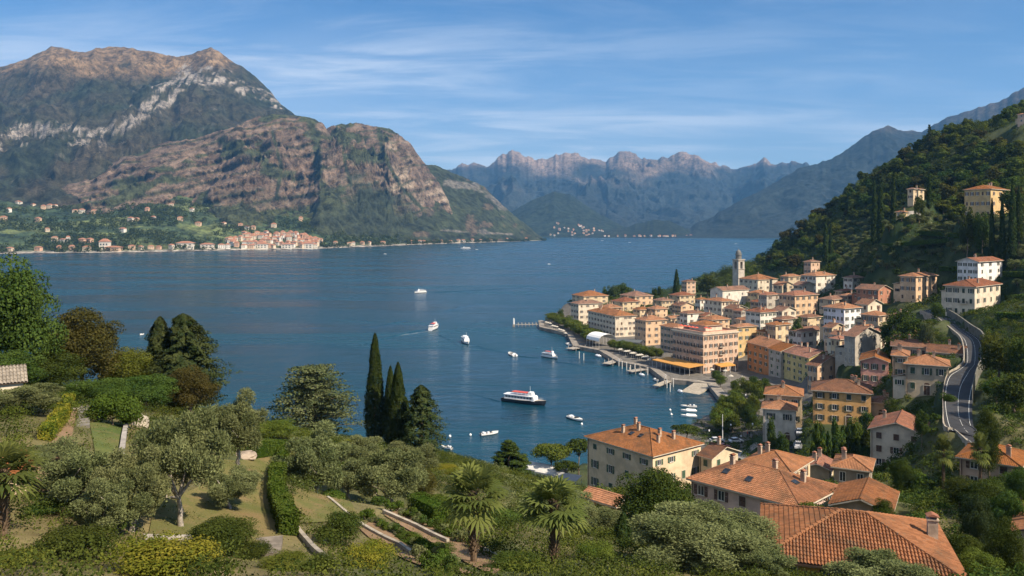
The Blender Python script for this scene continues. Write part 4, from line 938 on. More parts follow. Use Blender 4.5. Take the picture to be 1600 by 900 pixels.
def T_conifer(seed, key='conifer', H=13, R=3.2, n=9000, size=.24, irr=.35):
    rs = np.random.default_rng(seed); cl = []
    for L in range(13):
        f = L / 12; z = H * (.12 + .85 * f); rr = R * (1 - f) ** .7 * rs.uniform(1 - irr * .7, 1.1) + .3; k = max(4, int(12 - 7 * f))
        for j in range(k):
            a = rs.uniform(0, 6.28); d = rr * rs.uniform(.45, 1.0); s = R * rs.uniform(.24, .36) * (1.1 - .5 * f); cl.append([math.cos(a) * d, math.sin(a) * d, z - d * .12, s, s, s * .75])
    m = MB(); m.tube([(0, 0, -1), (0, 0, H * .95)], [.3, .04], 7)
    return dict(H=H, R=R, parts=[('crown', crown_mesh(cl, n, size, .7, key, rs, .45, .3)), ('trunk', m.mesh('trunk', [BARK], True))])
def T_bush(key, seed, H=1.6, R=1.2, n=2500, size=.10, el=.7, k=16):
    rs = np.random.default_rng(seed); cl = ell_clumps(k, (0, 0, H * .42), (R, R, H * .5), R * .38, rs, -.3)
    return dict(H=H, R=R, parts=[('foliage', crown_mesh(cl, n, size, el, key, rs, .5, .4)), ('stem', trunk_mesh(H, .05, cl[:5], rs, BARK, fork=.2))])
def T_flat(key, seed, H=6, R=3, n=4500, size=.2, k=26):
    """flat-topped clipped plane tree or umbrella pine"""
    rs = np.random.default_rng(seed); cl = []
    for j in range(k):
        a = rs.uniform(0, 6.28); q = math.sqrt(rs.uniform(0, 1)) * .8; cl.append([math.cos(a) * R * q, math.sin(a) * R * q, H * (.80 - .10 * q * q), R * .32, R * .32, H * .13])
    return dict(H=H, R=R, parts=[('crown', crown_mesh(cl, n, size, .65, key, rs, .4, .4)), ('trunk', trunk_mesh(H, .13, cl[:8], rs, BARK, fork=.5))])
def T_palm(seed, H=4.2, R=1.75, nf=34):
    rs = np.random.default_rng(seed); V = []; Fc = []; tone = []
    def quad(a, b, c, d, tn): i = len(V); V.extend([a, b, c, d]); Fc.append((i, i + 1, i + 2, i + 3)); tone.extend([tn] * 4)
    for f in range(nf):
        u = f / (nf - 1); el = math.radians(82 - 120 * u + rs.uniform(-10, 10)); az = f * 2.39996 + rs.uniform(-.3, .3)
        tn = float(np.clip(.75 - .75 * u + rs.uniform(-.15, .25), 0, 1)) if u < .8 else float(rs.uniform(.5, 1))
        o = np.array([0, 0, H - .25 - .35 * u]); d = np.array([math.cos(az) * math.cos(el), math.sin(az) * math.cos(el), math.sin(el)])
        L = R * rs.uniform(.42, .58); hub = o + d * L + np.array([0, 0, -.06 * L])
        sd = np.cross(d, [0, 0, 1.0]); sd /= np.linalg.norm(sd) + 1e-9; nn = np.cross(sd, d)
        quad(o - sd * .015, o + sd * .015, hub + sd * .012, hub - sd * .012, tn)
        nb = 13
        for b in range(nb):
            t_ = math.radians(-128 + 256 * b / (nb - 1)); bl = R * .56 * (1 - .28 * (abs(t_) / 2.2) ** 2) * rs.uniform(.92, 1.05)
            bd = d * math.cos(t_) + sd * math.sin(t_) + nn * (.16 - .05 * math.cos(t_)); bd /= np.linalg.norm(bd)
            pw = np.cross(bd, nn); pw /= np.linalg.norm(pw) + 1e-9; wv = pw * .082 * R / 1.75
            mid = hub + bd * bl * .6; tip = hub + bd * bl + np.array([0, 0, -1.0]) * bl * (.10 + .24 * u + rs.uniform(0, .12))
            fold = nn * .02
            quad(hub, mid + wv - fold, tip, mid, tn); quad(hub, mid, tip, mid - wv - fold, tn * .9)
    crown = np_mesh('crown', np.array(V), np.array(Fc), [LM['palm']], attrs={'tone': np.array(tone)})
    m = MB(); z = -1.0; r0 = .15
    m.tube([(0, 0, -1), (0, 0, H * .5), (0, 0, H - .2)], [.15, .16, .17], 10)
    for j in range(150):
        z = H * .12 + (H * .86) * j / 150; a = j * 2.4; c, s = math.cos(a), math.sin(a)
        b0 = Vector((c * .15, s * .15, z)); m.tube([b0, b0 + Vector((c * .07, s * .07, .12)), b0 + Vector((c * .13, s * .13, .28))], [.03, .022, .008], 4)
    dead = T_dead(rs, H)
    return dict(H=H, R=R, parts=[('crown', crown), ('trunk', m.mesh('trunk', [plain('palm_fibre', (.11, .075, .045), .95, .35, 6)]))])
def T_dead(rs, H): return None
PROTO = {}
def proto(key, f):
    if key not in PROTO: PROTO[key] = f()
    return PROTO[key]
def plant(p, name, label, cat, x, y, H=None, R=None, group=None, rz=None, sink=0.0, z=None, parts=None):
    z = gz(x, y) if z is None else z
    sxy = (R / p['R']) if R else (H / p['H'] if H else 1); szz = (H / p['H']) if H else sxy
    root = thing(name, label, cat, (x, y, z - sink), random.uniform(0, 6.28) if rz is None else rz, group, (sxy, sxy, szz))
    for nm, me in p['parts']:
        if parts is None or nm in parts: link(nm, me, root)
    return root
def at_px(p, name, label, cat, px, Y, top, wpx, group=None, minH=.4):
    """stand a plant at distance Y under photo column px, its top at row top, wpx columns wide"""
    x = WX(px, Y); g = gz(x, Y); H = max(minH, CZ - (top - HZ) / F * Y - g); R = wpx / F * Y / 2
    return plant(p, name, label, cat, x, Y, H, R, group)
OL = [lambda s=s: T_olive(s) for s in (101, 102, 103)]
def olive(i): return proto('olive%d' % i, OL[i])
def rnd_(key, s, **k): return proto(('r', key, s), lambda: T_round(key, s, **k))
# near garden: single trees
NG = 'olive trees of the terraced garden'
for px, Y, top, wp, i, lb in (
    (125, 40, 690, 115, 0, 'wide grey green olive tree left of the lawn with the bright trunks'), (205, 38.5, 700, 100, 1, 'bushy olive tree leaning right in front of the small lawn'),
    (285, 41, 640, 118, 2, 'tall olive tree with a long pale straight trunk beside the lawn'), (370, 58, 616, 88, 0, 'olive tree standing highest against the lake behind the lawn'),
    (362, 46, 732, 82, 1, 'small rounded olive tree in the brown lawn left of the curved hedge'), (38, 56, 600, 92, 2, 'round dense olive tree at the left edge below the pale roof'),
    (492, 61, 668, 100, 0, 'broad olive tree right of the curved hedge'), (615, 69, 702, 100, 2, 'olive tree over the long terrace wall'), (566, 84, 682, 70, 1, 'olive tree in front of the tallest cypress'),
    (640, 86, 690, 80, 0, 'olive tree in front of the cypress pair'), (700, 90, 738, 70, 1, 'low olive tree behind the left palm'), (1103, 47, 800, 200, 1, 'large feathery olive tree in front of the pink house with skylights'),
    (1385, 41, 874, 135, 2, 'olive tree in front of the nearest tiled roof'), (870, 70, 765, 100, 0, 'grey olive tree behind the second palm'), (925, 66, 790, 80, 2, 'olive tree between the second palm and the dark tree'),
    (1190, 44, 850, 90, 0, 'small olive tree under the left corner of the nearest roof'), (165, 36, 745, 95, 0, 'low dark olive tree between the two left olives'), (75, 46, 700, 80, 2, 'olive tree beside the palm at the left edge'), (310, 66, 655, 70, 1, 'olive tree behind the ochre rock of the lawn'), (545, 72, 715, 70, 2, 'olive tree between the broad olive and the terrace olive'), (330, 62, 640, 60, 1, 'slim olive tree behind the tall pale trunk')):
    at_px(olive(i) if wp < 200 else proto('bigolive', lambda: T_olive(104, n=95000, size=.05, gap=80)), 'olive_tree', lb, 'tree', px, Y, top, wp * 1.18, NG)
BIG = dict(n=32000, size=.135, k=64, fork=.3)
for key, px, Y, top, wp, s, lb in (
    ('broad', 20, 78, 412, 125, 1, 'tall yellow green tree at the left edge rising over the lake'), ('rust', 130, 86, 478, 105, 2, 'large bronze tinted tree left of the twin conifers'), ('lime', 195, 92, 545, 75, 3, 'light green tree between the bronze tree and the twin conifers'),
    ('rust', 298, 84, 575, 70, 4, 'brownish tree at the foot of the twin conifers'), ('broad', 80, 80, 545, 90, 5, 'dark broadleaf tree below the bronze tree'), ('broad', 228, 80, 585, 80, 6, 'dark broadleaf tree behind the clipped round bush'),
    ('broad', 20, 68, 545, 80, 7, 'dark tree at the left edge above the pale roof'), ('broad', 1022, 82, 735, 115, 8, 'dark glossy tree in front of the large cream house'), ('broad', 345, 36.5, 812, 95, 9, 'dark green round tree at the foot of the lawn'),
    ('lime', 432, 86, 655, 55, 10, 'bright green shrubby tree left of the cedar'), ('broad', 150, 70, 590, 80, 12, 'mid green tree above the stone steps'), ('broad', 735, 110, 735, 50, 13, 'dark green tree behind the left palm near the shore'),
    ('rust', 660, 78, 735, 40, 14, 'rust tinted little tree beside the terrace hedge'), ('gold', 692, 92, 728, 50, 15, 'yellowing tree at the end of the terrace wall')):
    at_px(rnd_(key, s, **BIG), 'broadleaf_tree', lb, 'tree', px, Y, top, wp * 1.15)
at_px(proto('c1', lambda: T_cypress(31, H=13, R=2.4, n=24000, size=.16, key='conifer', loose=.25)), 'conifer', 'left and slimmer one of the twin conifers standing against the lake', 'tree', 250, 96, 495, 58)
at_px(proto('c2', lambda: T_cypress(32, H=13, R=3.2, n=32000, size=.16, key='conifer', loose=.4)), 'conifer', 'right and broader one of the twin conifers standing against the lake', 'tree', 286, 95, 491, 100)
at_px(proto('cedar', lambda: T_cedar(41)), 'cedar_tree', 'spreading cedar with flat layered branches beside the cypresses', 'tree', 490, 128, 573, 165)
CYN = [proto('cy%d' % s, lambda s=s: T_cypress(s, n=15000, size=.15)) for s in (51, 52, 53)]
for px, Y, top, wp, i, lb in ((586, 118, 521, 33, 0, 'tallest and most pointed cypress on the garden shore'), (610, 117, 572, 26, 1, 'narrow cypress just right of the tallest cypress'), (622, 114, 566, 32, 2, 'thick dark cypress between the narrow cypress and the ragged conifer'), (634, 119, 620, 22, 1, 'slim low cypress in front of the ragged conifer')):
    at_px(CYN[i], 'cypress', lb, 'tree', px, Y, top, wp, 'cypresses on the garden shore')
at_px(proto('ragged', lambda: T_cypress(55, H=15, R=2.2, n=15000, size=.17, key='conifer', loose=.35)), 'conifer', 'ragged brown green conifer right of the cypresses', 'tree', 658, 112, 602, 62)
at_px(proto('c3', lambda: T_conifer(33, 'broad', n=18000)), 'conifer', 'bushy dark evergreen at the shore left of the white awnings', 'tree', 795, 150, 688, 62)
at_px(proto('thin', lambda: T_cypress(56, H=5, R=.9, n=5000, size=.1, loose=.3)), 'cypress', 'thin young cypress below the dark glossy tree', 'tree', 974, 58, 800, 30)
# palms
for px, Y, top, wp, s, lb in ((740, 41, 762, 116, 61, 'fan palm with a thick fibrous trunk left of the other garden palm'), (866, 42, 778, 122, 62, 'fan palm with yellow lower leaves right of the other garden palm'), (5, 33, 725, 130, 63, 'fan palm cut by the left edge of the garden'),
                              (1474, 118, 700, 34, 61, 'small palm below the road parapet'), (1532, 112, 697, 36, 62, 'small palm left of the red roofed house below the road'), (700, 60, 830, 40, 63, 'small low palm left of the fibrous trunk palm')):
    at_px(proto(('palm', s), lambda s=s: T_palm(s)), 'palm_tree', lb, 'palm', px, Y, top, wp, 'fan palms')
# shrubs
for key, px, Y, top, wp, s, lb in (
    ('gold', 255, 29.5, 842, 165, 1, 'wide shrub full of yellow blossom at the bottom left'), ('gold', 575, 36, 850, 88, 2, 'bright yellow green shrub by the terrace steps'), ('broad', 532, 43, 800, 76, 3, 'dark green shrub left of the terrace beds'),
    ('broad', 115, 31.5, 825, 130, 4, 'dark low shrub left of the yellow blossom shrub'), ('lime', 440, 33, 868, 90, 5, 'light green shrub between the yellow shrub and the stone steps'), ('broad', 60, 38, 790, 70, 6, 'dark shrub right of the palm at the left edge'),
    ('hedge', 175, 60, 613, 68, 7, 'clipped round bush on the upper lawn'), ('lime', 100, 61, 628, 40, 8, 'yellowish shrub along the garden path'), ('hedge', 520, 60, 765, 40, 9, 'small shrub at the foot of the broad olive tree'),
    ('lime', 470, 95, 690, 60, 10, 'shrub in front of the cedar'), ('gold', 545, 92, 688, 50, 11, 'golden shrub behind the broad olive tree'), ('broad', 590, 58, 775, 26, 12, 'round dark shrub on the terrace wall corner'),
    ('hedge', 640, 47, 855, 50, 13, 'low shrub in the lower terrace bed'), ('broad', 690, 45, 862, 46, 14, 'dark little shrub left of the palm trunk'), ('lime', 930, 46, 850, 66, 15, 'leafy shrub right of the yellow leaved palm'), ('broad', 780, 58, 800, 66, 16, 'shrub between the two garden palms'),
    ('broad', 400, 36, 850, 70, 17, 'shrub at the foot of the brown lawn'), ('lime', 20, 29, 862, 90, 18, 'leafy shrub in the bottom left corner'), ('hedge', 205, 62, 626, 40, 19, 'clipped low bush right of the round bush'),
    ('broad', 500, 33, 870, 60, 20, 'dark shrub below the stone steps'), ('broad', 800, 39, 866, 90, 21, 'dark shrub at the bottom between the palms')):
    at_px(proto(('b', key, s), lambda key=key, s=s: T_bush(key, s, n=10000, size=.052 if Y < 50 else .075, k=30)), 'shrub', lb, 'shrub', px, Y, top, wp)
# hedges
def hedge(name, label, pts, wd, h, key='hedge', n=260, size=.085, cat='hedge', group=None):
    """a clipped hedge along world points: leaves over a leafy core"""
    rs = np.random.default_rng(len(label)); pts = [Vector(p) for p in pts]; root_l = pts[0]; Cs = []; Ns = []
    m = MB()
    for a, b in zip(pts, pts[1:]):
        L = (b - a).length; d = (b - a) / L; q = Vector((-d.y, d.x, 0)).normalized(); k = int(n * L * (wd + 2 * h) / 2)
        c = rs.uniform(-h - .0, h + wd, k); t_ = rs.uniform(-.04, 1.04, k)
        for ci, ti in zip(c, t_):
            p = a.lerp(b, ti)
            if ci < 0: off_, zz_, nn_ = -wd / 2, h + ci, -q
            elif ci > wd: off_, zz_, nn_ = wd / 2, h - (ci - wd), q
            else: off_, zz_, nn_ = ci - wd / 2, h, Vector((0, 0, 1))
            jit = .07 * float(vnoise(np.array([ti * L * .9]), np.array([ci * .9]), 3)[0])
            Cs.append(p + q * off_ + Vector((0, 0, zz_)) + nn_ * (jit + rs.normal() * .025)); Ns.append(nn_)
        m.bar(a + d * .1 - root_l + Vector((0, 0, -.5)), b - d * .1 - root_l + Vector((0, 0, -.5)), wd * .72, h + .36)
    for p_, d_ in ((pts[0], (pts[0] - pts[1]).normalized()), (pts[-1], (pts[-1] - pts[-2]).normalized())):
        q = Vector((-d_.y, d_.x, 0)).normalized()
        for _ in range(int(n * wd * h)): Cs.append(p_ + d_ * (.02 + rs.normal() * .03) + q * rs.uniform(-wd / 2, wd / 2) + Vector((0, 0, rs.uniform(0, h)))); Ns.append(d_)
    C = np.array([tuple(c - root_l) for c in Cs]); NR = np.array([tuple(x) for x in Ns]) + rs.normal(size=(len(Cs), 3)) * .5; NR /= np.linalg.norm(NR, axis=1)[:, None]
    tone = np.clip(.5 + .5 * vnoise(C[:, 0] * 1.1, C[:, 1] * 1.1 + C[:, 2], 4) + rs.uniform(-.3, .3, len(C)), 0, 1)
    V = leafcloud(C, NR, np.full(len(C), size), .7, rs)
    root = thing(name, label, cat, root_l, 0, group)
    link('foliage', np_mesh('foliage', V, np.arange(len(V)).reshape(-1, 4), [LM[key]], attrs={'tone': np.repeat(tone, 4)}), root)
    m.obj('stem', LM[key], root); return root
def hp(*pp): return [hit(*p) for p in pp]
hedge('hedge', 'curved clipped hedge between the brown lawn and the broad olive tree', hp((444, 712), (440, 735), (433, 760), (432, 785), (440, 812), (452, 838)), 1.0, 1.25)
hedge('hedge', 'straight hedge at the far end of the brown lawn', hp((395, 716), (415, 712), (440, 712)), 1.2, 1.5)
hedge('hedge', 'dark hedge along the upper terrace path', hp((535, 742), (575, 760)), 1.0, 1.0, n=160)
hedge('hedge', 'dark clipped hedge left of the palm trunk', hp((650, 800), (690, 822)), 1.2, 1.3, n=200)
hedge('hedge', 'pale topped hedge behind the terrace beds', hp((680, 790), (735, 815)), 1.1, .9, n=200)
hedge('hedge', 'yellowish hedge beside the brown garden path', hp((72, 690), (95, 660), (108, 632)), .8, .9, 'gold', n=200)
# lake front trees
PT = [proto('flat%d' % s, lambda s=s: T_round('plane', s, H=7, R=3.6, n=6000, size=.24, k=34)) for s in (71, 72)]; PU = T_flat('plane', 75, n=7000, size=.2); PD = [proto('flatd%d' % s, lambda s=s: T_flat('broad', s, n=3500, size=.24)) for s in (73, 74)]
for j in range(15):
    f = j / 14; Y = 535 - 98 * f; px = 862 + 62 * f ** .9; x = WX(px, Y) + (3 if j % 2 else 0)
    plant(PT[j % 2], 'plane_tree', 'clipped plane tree in the green row along the promenade', 'tree', x, Y, 7.0, 4.6, 'clipped plane trees along the promenade')
for j in range(9):
    f = j / 8; Y = 408 - 30 * f; px = 962 + 60 * f; plant(PT[j % 2], 'plane_tree', 'clipped tree in the green row behind the ferry landing', 'tree', WX(px, Y) + (j % 3), Y + 6, 6, 3.6, 'clipped trees behind the ferry landing')
for px, Y, top, wp, lb in ((862, 197, 692, 66, 'broad umbrella shaped pine by the white awnings'), (904, 205, 682, 44, 'dark round pine left of the large cream house'), (1073, 236, 664, 52, 'green pine crown behind the chimneys of the large cream house'), (885, 190, 718, 40, 'low tree under the umbrella shaped pine')):
    at_px(PU if px < 880 else PD[0], 'umbrella_pine', lb, 'tree', px, Y, top, wp)
for j, (px, Y, top, wp) in enumerate(((1132, 262, 625, 30), (1146, 272, 614, 30), (1155, 258, 622, 32), (1138, 250, 640, 34), (1152, 285, 606, 28), (1128, 243, 650, 30), (1163, 268, 618, 24), (1120, 255, 632, 26), (1142, 258, 630, 32), (1150, 264, 612, 30), (1133, 268, 615, 28), (1124, 248, 645, 30), (1145, 245, 646, 28), (1165, 296, 590, 24), (1186, 284, 594, 24), (1150, 305, 592, 20), (1204, 268, 598, 22), (1126, 318, 584, 18), (1178, 262, 612, 22))):
    at_px(PT[j % 2], 'plane_tree', 'bright green clipped plane tree on the harbour square', 'tree', px, Y, top, wp, 'plane trees on the harbour square')
for j, (px, Y, top, wp, lb) in enumerate(((1178, 300, 588, 26, 'dark tree at the lake end of the coloured row'), (1195, 290, 590, 28, 'dark tree below the grey beige house'), (1120, 330, 578, 18, 'small tree right of the orange awning'), (1170, 245, 634, 26, 'round dark tree left of the car park corner house'), (1172, 255, 626, 20, 'low dark tree on the square'),
                          (1205, 206, 650, 16, 'small clipped tree at the front of the car park corner house'), (1206, 200, 672, 14, 'low clipped tree at the front of the car park corner house'), (1222, 198, 672, 20, 'round tree right of the low clipped tree'),
                          (1105, 600, 430, 36, 'large dark tree left of the church hall'), (960, 640, 443, 24, 'left tree of the dark clump behind the waterfront roofs'), (975, 650, 441, 28, 'middle tree of the dark clump behind the waterfront roofs'), (948, 645, 446, 20, 'low tree of the dark clump behind the waterfront roofs'),
                          (1022, 600, 448, 9, 'small round tree among the back roofs'), (1031, 600, 446, 10, 'small pointed tree among the back roofs'), (876, 548, 482, 10, 'small round tree at the tip of the promenade'), (865, 545, 487, 18, 'bushy tree at the tip of the promenade'))):
    at_px(rnd_('broad', 5 + j % 3, **BIG) if j < 5 else rnd_('broad', 80 + j % 3), 'broadleaf_tree', lb, 'tree', px, Y, top, wp)
CYF = proto('cyf', lambda: T_cypress(58, n=2500, size=.34))
at_px(CYF, 'cypress', 'lone cypress behind the waterfront roofs', 'tree', 1057, 600, 421, 11)
for px, Y, top, wp, lb in ((1290, 560, 345, 9, 'left cypress of the tall group above the bell tower wood'), (1298, 565, 350, 8, 'right cypress of the tall group above the bell tower wood'), (1376, 470, 283, 12, 'broad cypress above the small cream hill house'), (1366, 480, 278, 9, 'slim cypress above the small cream hill house'), (1452, 420, 270, 8, 'dark cypress right of the small cream hill house'),
                           (1396, 480, 268, 10, 'cypress in the wood left of the small cream hill house'), (1550, 340, 310, 9, 'short cypress in front of the ochre villa'), (1566, 338, 305, 10, 'pointed cypress in front of the ochre villa'), (1582, 335, 280, 13, 'tall cypress right of the ochre villa'), (1592, 338, 290, 12, 'rightmost cypress beside the ochre villa')):
    at_px(CYF, 'cypress', lb, 'tree', px, Y, top, wp, 'cypresses on the wooded hill')
at_px(proto('c4', lambda: T_conifer(34, n=3000, size=.5)), 'conifer', 'lone dark conifer on the skyline of the wooded hill', 'tree', 1452, 640, 195, 14)
# trees of the village slope and beside the road
for j, (key, px, Y, top, wp, lb) in enumerate((
    ('broad', 1404, 262, 478, 44, 'large dark tree between the bluish white house and the road'), ('broad', 1425, 250, 492, 46, 'dark tree below the road parapet'), ('broad', 1400, 240, 515, 40, 'dark tree above the brown roofed house'), ('broad', 1385, 268, 500, 26, 'dark tree right of the grey gabled house'), ('cedar', 1447, 235, 497, 24, 'grey green conical tree by the road'),
    ('broad', 1560, 175, 528, 62, 'large round tree right of the road bend'), ('broad', 1592, 168, 520, 50, 'dark tree at the right edge beside the road'), ('broad', 1585, 150, 578, 60, 'dark tree right of the road below the round tree'), ('broad', 1556, 160, 590, 44, 'bushy tree on the bank right of the road'), ('lime', 1550, 200, 515, 30, 'light green tree at the road bend'),
    ('broad', 1500, 92, 745, 60, 'dark tree in the gardens below the road'), ('broad', 1540, 88, 750, 70, 'dark tree below the red roofed house'), ('broad', 1575, 85, 770, 60, 'dark tree left of the corner house'), ('conifer', 1525, 78, 770, 50, 'dark upright tree in the lower right gardens'), ('broad', 1510, 70, 835, 70, 'dark bushy tree behind the stone chimney'), ('lime', 1530, 62, 860, 70, 'light green tree in the lower right corner'), ('broad', 1570, 66, 815, 60, 'dark tree beside the corner house roof'), ('broad', 1595, 95, 730, 50, 'dark tree at the right edge below the red roof'),
    ('broad', 1410, 118, 715, 38, 'round tree in front of the white gabled house'), ('broad', 1280, 182, 655, 22, 'round bush left in the garden of the big yellow house'), ('lime', 1335, 185, 650, 24, 'light tree in the garden of the big yellow house'), ('broad', 1310, 178, 668, 30, 'dark tree in the garden of the big yellow house'), ('broad', 1355, 190, 640, 24, 'tree right of the big yellow house'), ('broad', 1392, 185, 624, 22, 'bush below the slim arched house'),
    ('broad', 1480, 168, 612, 26, 'tree at the corner of the beige roadside house'), ('broad', 1380, 85, 778, 34, 'green tree beside the weathered barn roof'), ('broad', 1460, 330, 470, 30, 'tree below the peach square house'), ('broad', 1465, 275, 470, 24, 'tree at the upper road parapet'), ('broad', 1245, 350, 492, 20, 'tree below the cream and orange house'), ('broad', 1440, 150, 640, 24, 'tree under the road wall'), ('broad', 1545, 120, 640, 40, 'tree on the bank above the red roofed house'))):
    at_px(rnd_(key, 1 + j % 4, **BIG) if Y < 130 else rnd_(key, 80 + j % 3), 'broadleaf_tree', lb, 'tree', px, Y, top, wp, 'trees of the village slope')
for j, (px, Y, top, wp) in enumerate(((1278, 178, 664, 18), (1292, 176, 672, 20), (1305, 180, 658, 16), (1322, 180, 662, 22), (1340, 184, 664, 18), (1352, 180, 672, 18), (1285, 170, 690, 22), (1300, 168, 694, 22), (1318, 170, 690, 20), (1335, 172, 684, 20), (1270, 172, 694, 16), (1350, 168, 696, 18), (1466, 160, 690, 16), (1462, 152, 706, 18), (1440, 130, 740, 30), (1460, 122, 752, 30), (1425, 120, 760, 24), (1480, 120, 745, 26))):
    at_px(proto(('gs', j % 2), lambda: T_bush(('hedge', 'broad')[j % 2], 400 + j, n=2500, size=.16, k=20)), 'shrub', 'rounded green shrub in the gardens below the big yellow house', 'shrub', px, Y, top, wp, 'garden shrubs below the big yellow house', 1.2)
at_px(rnd_('broad', 81), 'broadleaf_tree', 'tree hiding the foot of the small cream hill house', 'tree', 1436, 408, 303, 18); at_px(rnd_('broad', 82), 'broadleaf_tree', 'low tree at the left foot of the ochre villa', 'tree', 1512, 352, 320, 26); at_px(rnd_('broad', 80), 'broadleaf_tree', 'round tree below the middle of the ochre villa', 'tree', 1535, 348, 326, 24)
# wood on the hill
rs = np.random.default_rng(5)
HP = [(1186, 402), (1205, 380), (1222, 362), (1250, 338), (1300, 300), (1350, 270), (1400, 244), (1440, 225), (1500, 195), (1560, 178), (1602, 168), (1602, 440), (1560, 405), (1480, 400), (1400, 425), (1330, 428), (1280, 405), (1240, 420), (1200, 425)]
hpx = np.array(HP, float)
def inpoly(px, py, pl):
    r = False; j = len(pl) - 1
    for i in range(len(pl)):
        if (pl[i][1] > py) != (pl[j][1] > py) and px < (pl[j][0] - pl[i][0]) * (py - pl[i][1]) / (pl[j][1] - pl[i][1]) + pl[i][0]: r = not r
        j = i
    return r
HC = np.array([h['c'][:2] for h in HOUSES]); HRAD = np.array([max(h['wl'], h['wr']) * .62 for h in HOUSES])
def free(x, y, r): return not np.any(np.hypot(HC[:, 0] - x, HC[:, 1] - y) < HRAD + r * .6)
WOOD = [rnd_(q, s, n=3200, size=.42, k=26) for q, s in (('broad', 91), ('plane', 92), ('broad', 93))] + [rnd_('lime', 94, n=3200, size=.42, k=26), rnd_('rust', 95, n=3200, size=.42, k=26), rnd_('olive', 96, n=2200, size=.36, k=20)]
WLB = {0: 'dark green round tree in the wood on the hillside', 1: 'mid green tree in the wood on the hillside', 2: 'dark green round tree in the wood on the hillside', 3: 'yellowish green tree in the wood on the hillside', 4: 'brownish tree in the wood on the hillside', 5: 'small grey green olive on the hill terraces'}
placed = []; tries = 0; cnt = [0, 0]
while min(cnt[0] / 215, 1) + min(cnt[1] / 230, 1) < 2 and tries < 6000:
    tries += 1; px = rs.uniform(1186, 1602); py = rs.uniform(168, 430)
    if not inpoly(px, py, HP): continue
    g = hit_far(px, py)
    if g is None or not 292 < g.y < 850: continue
    terr = py > 345 and px > 1310
    r = rs.uniform(1.9, 2.9) if terr else rs.uniform(2.8, 6.2)
    if cnt[int(terr)] >= (215, 230)[int(terr)] or not free(g.x, g.y, r): continue
    if any((g.x - q[0]) ** 2 + ((g.y - q[1]) * .8) ** 2 < ((r + q[2]) * (.74 if terr else .60)) ** 2 for q in placed): continue
    placed.append((g.x, g.y, r)); cnt[int(terr)] += 1
    u = rs.uniform(); k = 5 if terr else (0 if u < .26 else 1 if u < .48 else 2 if u < .66 else 3 if u < .86 else 4)
    if terr and k == 5: H_ = r * 1.75
    else: H_ = r * rs.uniform(1.8, 2.5)
    plant(WOOD[k], 'broadleaf_tree' if k < 5 else 'olive_tree', WLB[k], 'tree', g.x, g.y, H_, r, 'trees of the hillside wood' if k < 5 else 'olives on the hill terraces', sink=H_ * .12)
print('hill', cnt, tries)
# undergrowth: leaf clumps over every slope between the trees
def undergrowth(name, n, pick, key, rr, hh, nl, size, seed):
    rs = np.random.default_rng(seed); cl = []
    xy = pick(rs, n); z = ground(xy[:, 0], xy[:, 1]); s = rs.uniform(.6, 1.4, len(xy))
    cl = np.stack([xy[:, 0], xy[:, 1], z + hh * .3 * s, rr * s, rr * s, hh * s], 1)
    V, tone = blob_leaves(cl, nl * len(cl), size, .7, rs, .6, .5)
    o = link(name, np_mesh(name, V, np.arange(len(V)).reshape(-1, 4), [LM[key]], attrs={'tone': tone}))
    return tag(o, kind='stuff')
def pk_bank(rs, n):
    xy = np.stack([rs.uniform(55, 150, n), rs.uniform(90, 260, n)], 1); return noroad(freem(xy, .8), 4.2)
def notlake(xy, lo=2.2): return xy[(ground(xy[:, 0], xy[:, 1]) > lo)]
def freem(xy, r=1.0):
    d = np.hypot(HC[None, :, 0] - xy[:, None, 0], HC[None, :, 1] - xy[:, None, 1]); return xy[np.all(d > HRAD * .95 + r, axis=1)]
def noroad(xy, w_=5.0):
    d = np.full(len(xy), 1e9)
    for a, b in zip(RC[::3], RC[3::3]):
        ab = b - a; t_ = np.clip(((xy - a) @ ab) / (ab @ ab), 0, 1); d = np.minimum(d, np.linalg.norm(xy - a - t_[:, None] * ab, axis=1))
    return xy[d > w_]
def pk_hill(rs, n):
    xy = np.stack([rs.uniform(150, 520, n), rs.uniform(300, 860, n)], 1); xy = freem(notlake(xy, 9), 2); xy = noroad(xy, 8)
    z_ = ground(xy[:, 0], xy[:, 1]); px = 800 + F * xy[:, 0] / xy[:, 1]; py = HZ - F * (z_ - CZ) / xy[:, 1]
    return xy[((z_ > 30) | (xy[:, 1] > 640)) & ~((py > 345) & (px > 1320) & (rs.uniform(size=len(xy)) < .72))]
undergrowth('hill_undergrowth', 9000, pk_hill, 'broad', 2.2, 1.9, 60, .42, 3)
undergrowth('hill_greenery', 6500, pk_hill, 'plane', 1.8, 1.5, 60, .40, 13)
undergrowth('hill_wood', 420, lambda r, n: (lambda xy: xy[xy[:, 1] > 420])(pk_hill(r, n)), 'broad', 3.6, 4.6, 420, .42, 17)
undergrowth('hill_copse', 260, lambda r, n: (lambda xy: xy[xy[:, 1] > 420])(pk_hill(r, n)), 'lime', 3.2, 4.2, 420, .42, 18)
undergrowth('hill_brush', 2500, pk_hill, 'olive', 1.6, 1.2, 50, .36, 14)
def pk_mid(rs, n):
    xy = np.stack([rs.uniform(15, 190, n), rs.uniform(95, 320, n)], 1); xy = noroad(freem(notlake(xy, 5.5), 1.2), 5.2)
    px = 800 + F * xy[:, 0] / xy[:, 1]; zz_ = ground(xy[:, 0], xy[:, 1])
    return xy[(zz_ > 9) | ((px < 1000) & (xy[:, 1] < 200))]
undergrowth('village_undergrowth', 5200, pk_mid, 'broad', 1.2, 1.0, 80, .22, 4)
undergrowth('village_greenery', 2600, pk_mid, 'plane', 1.1, .8, 80, .22, 15)
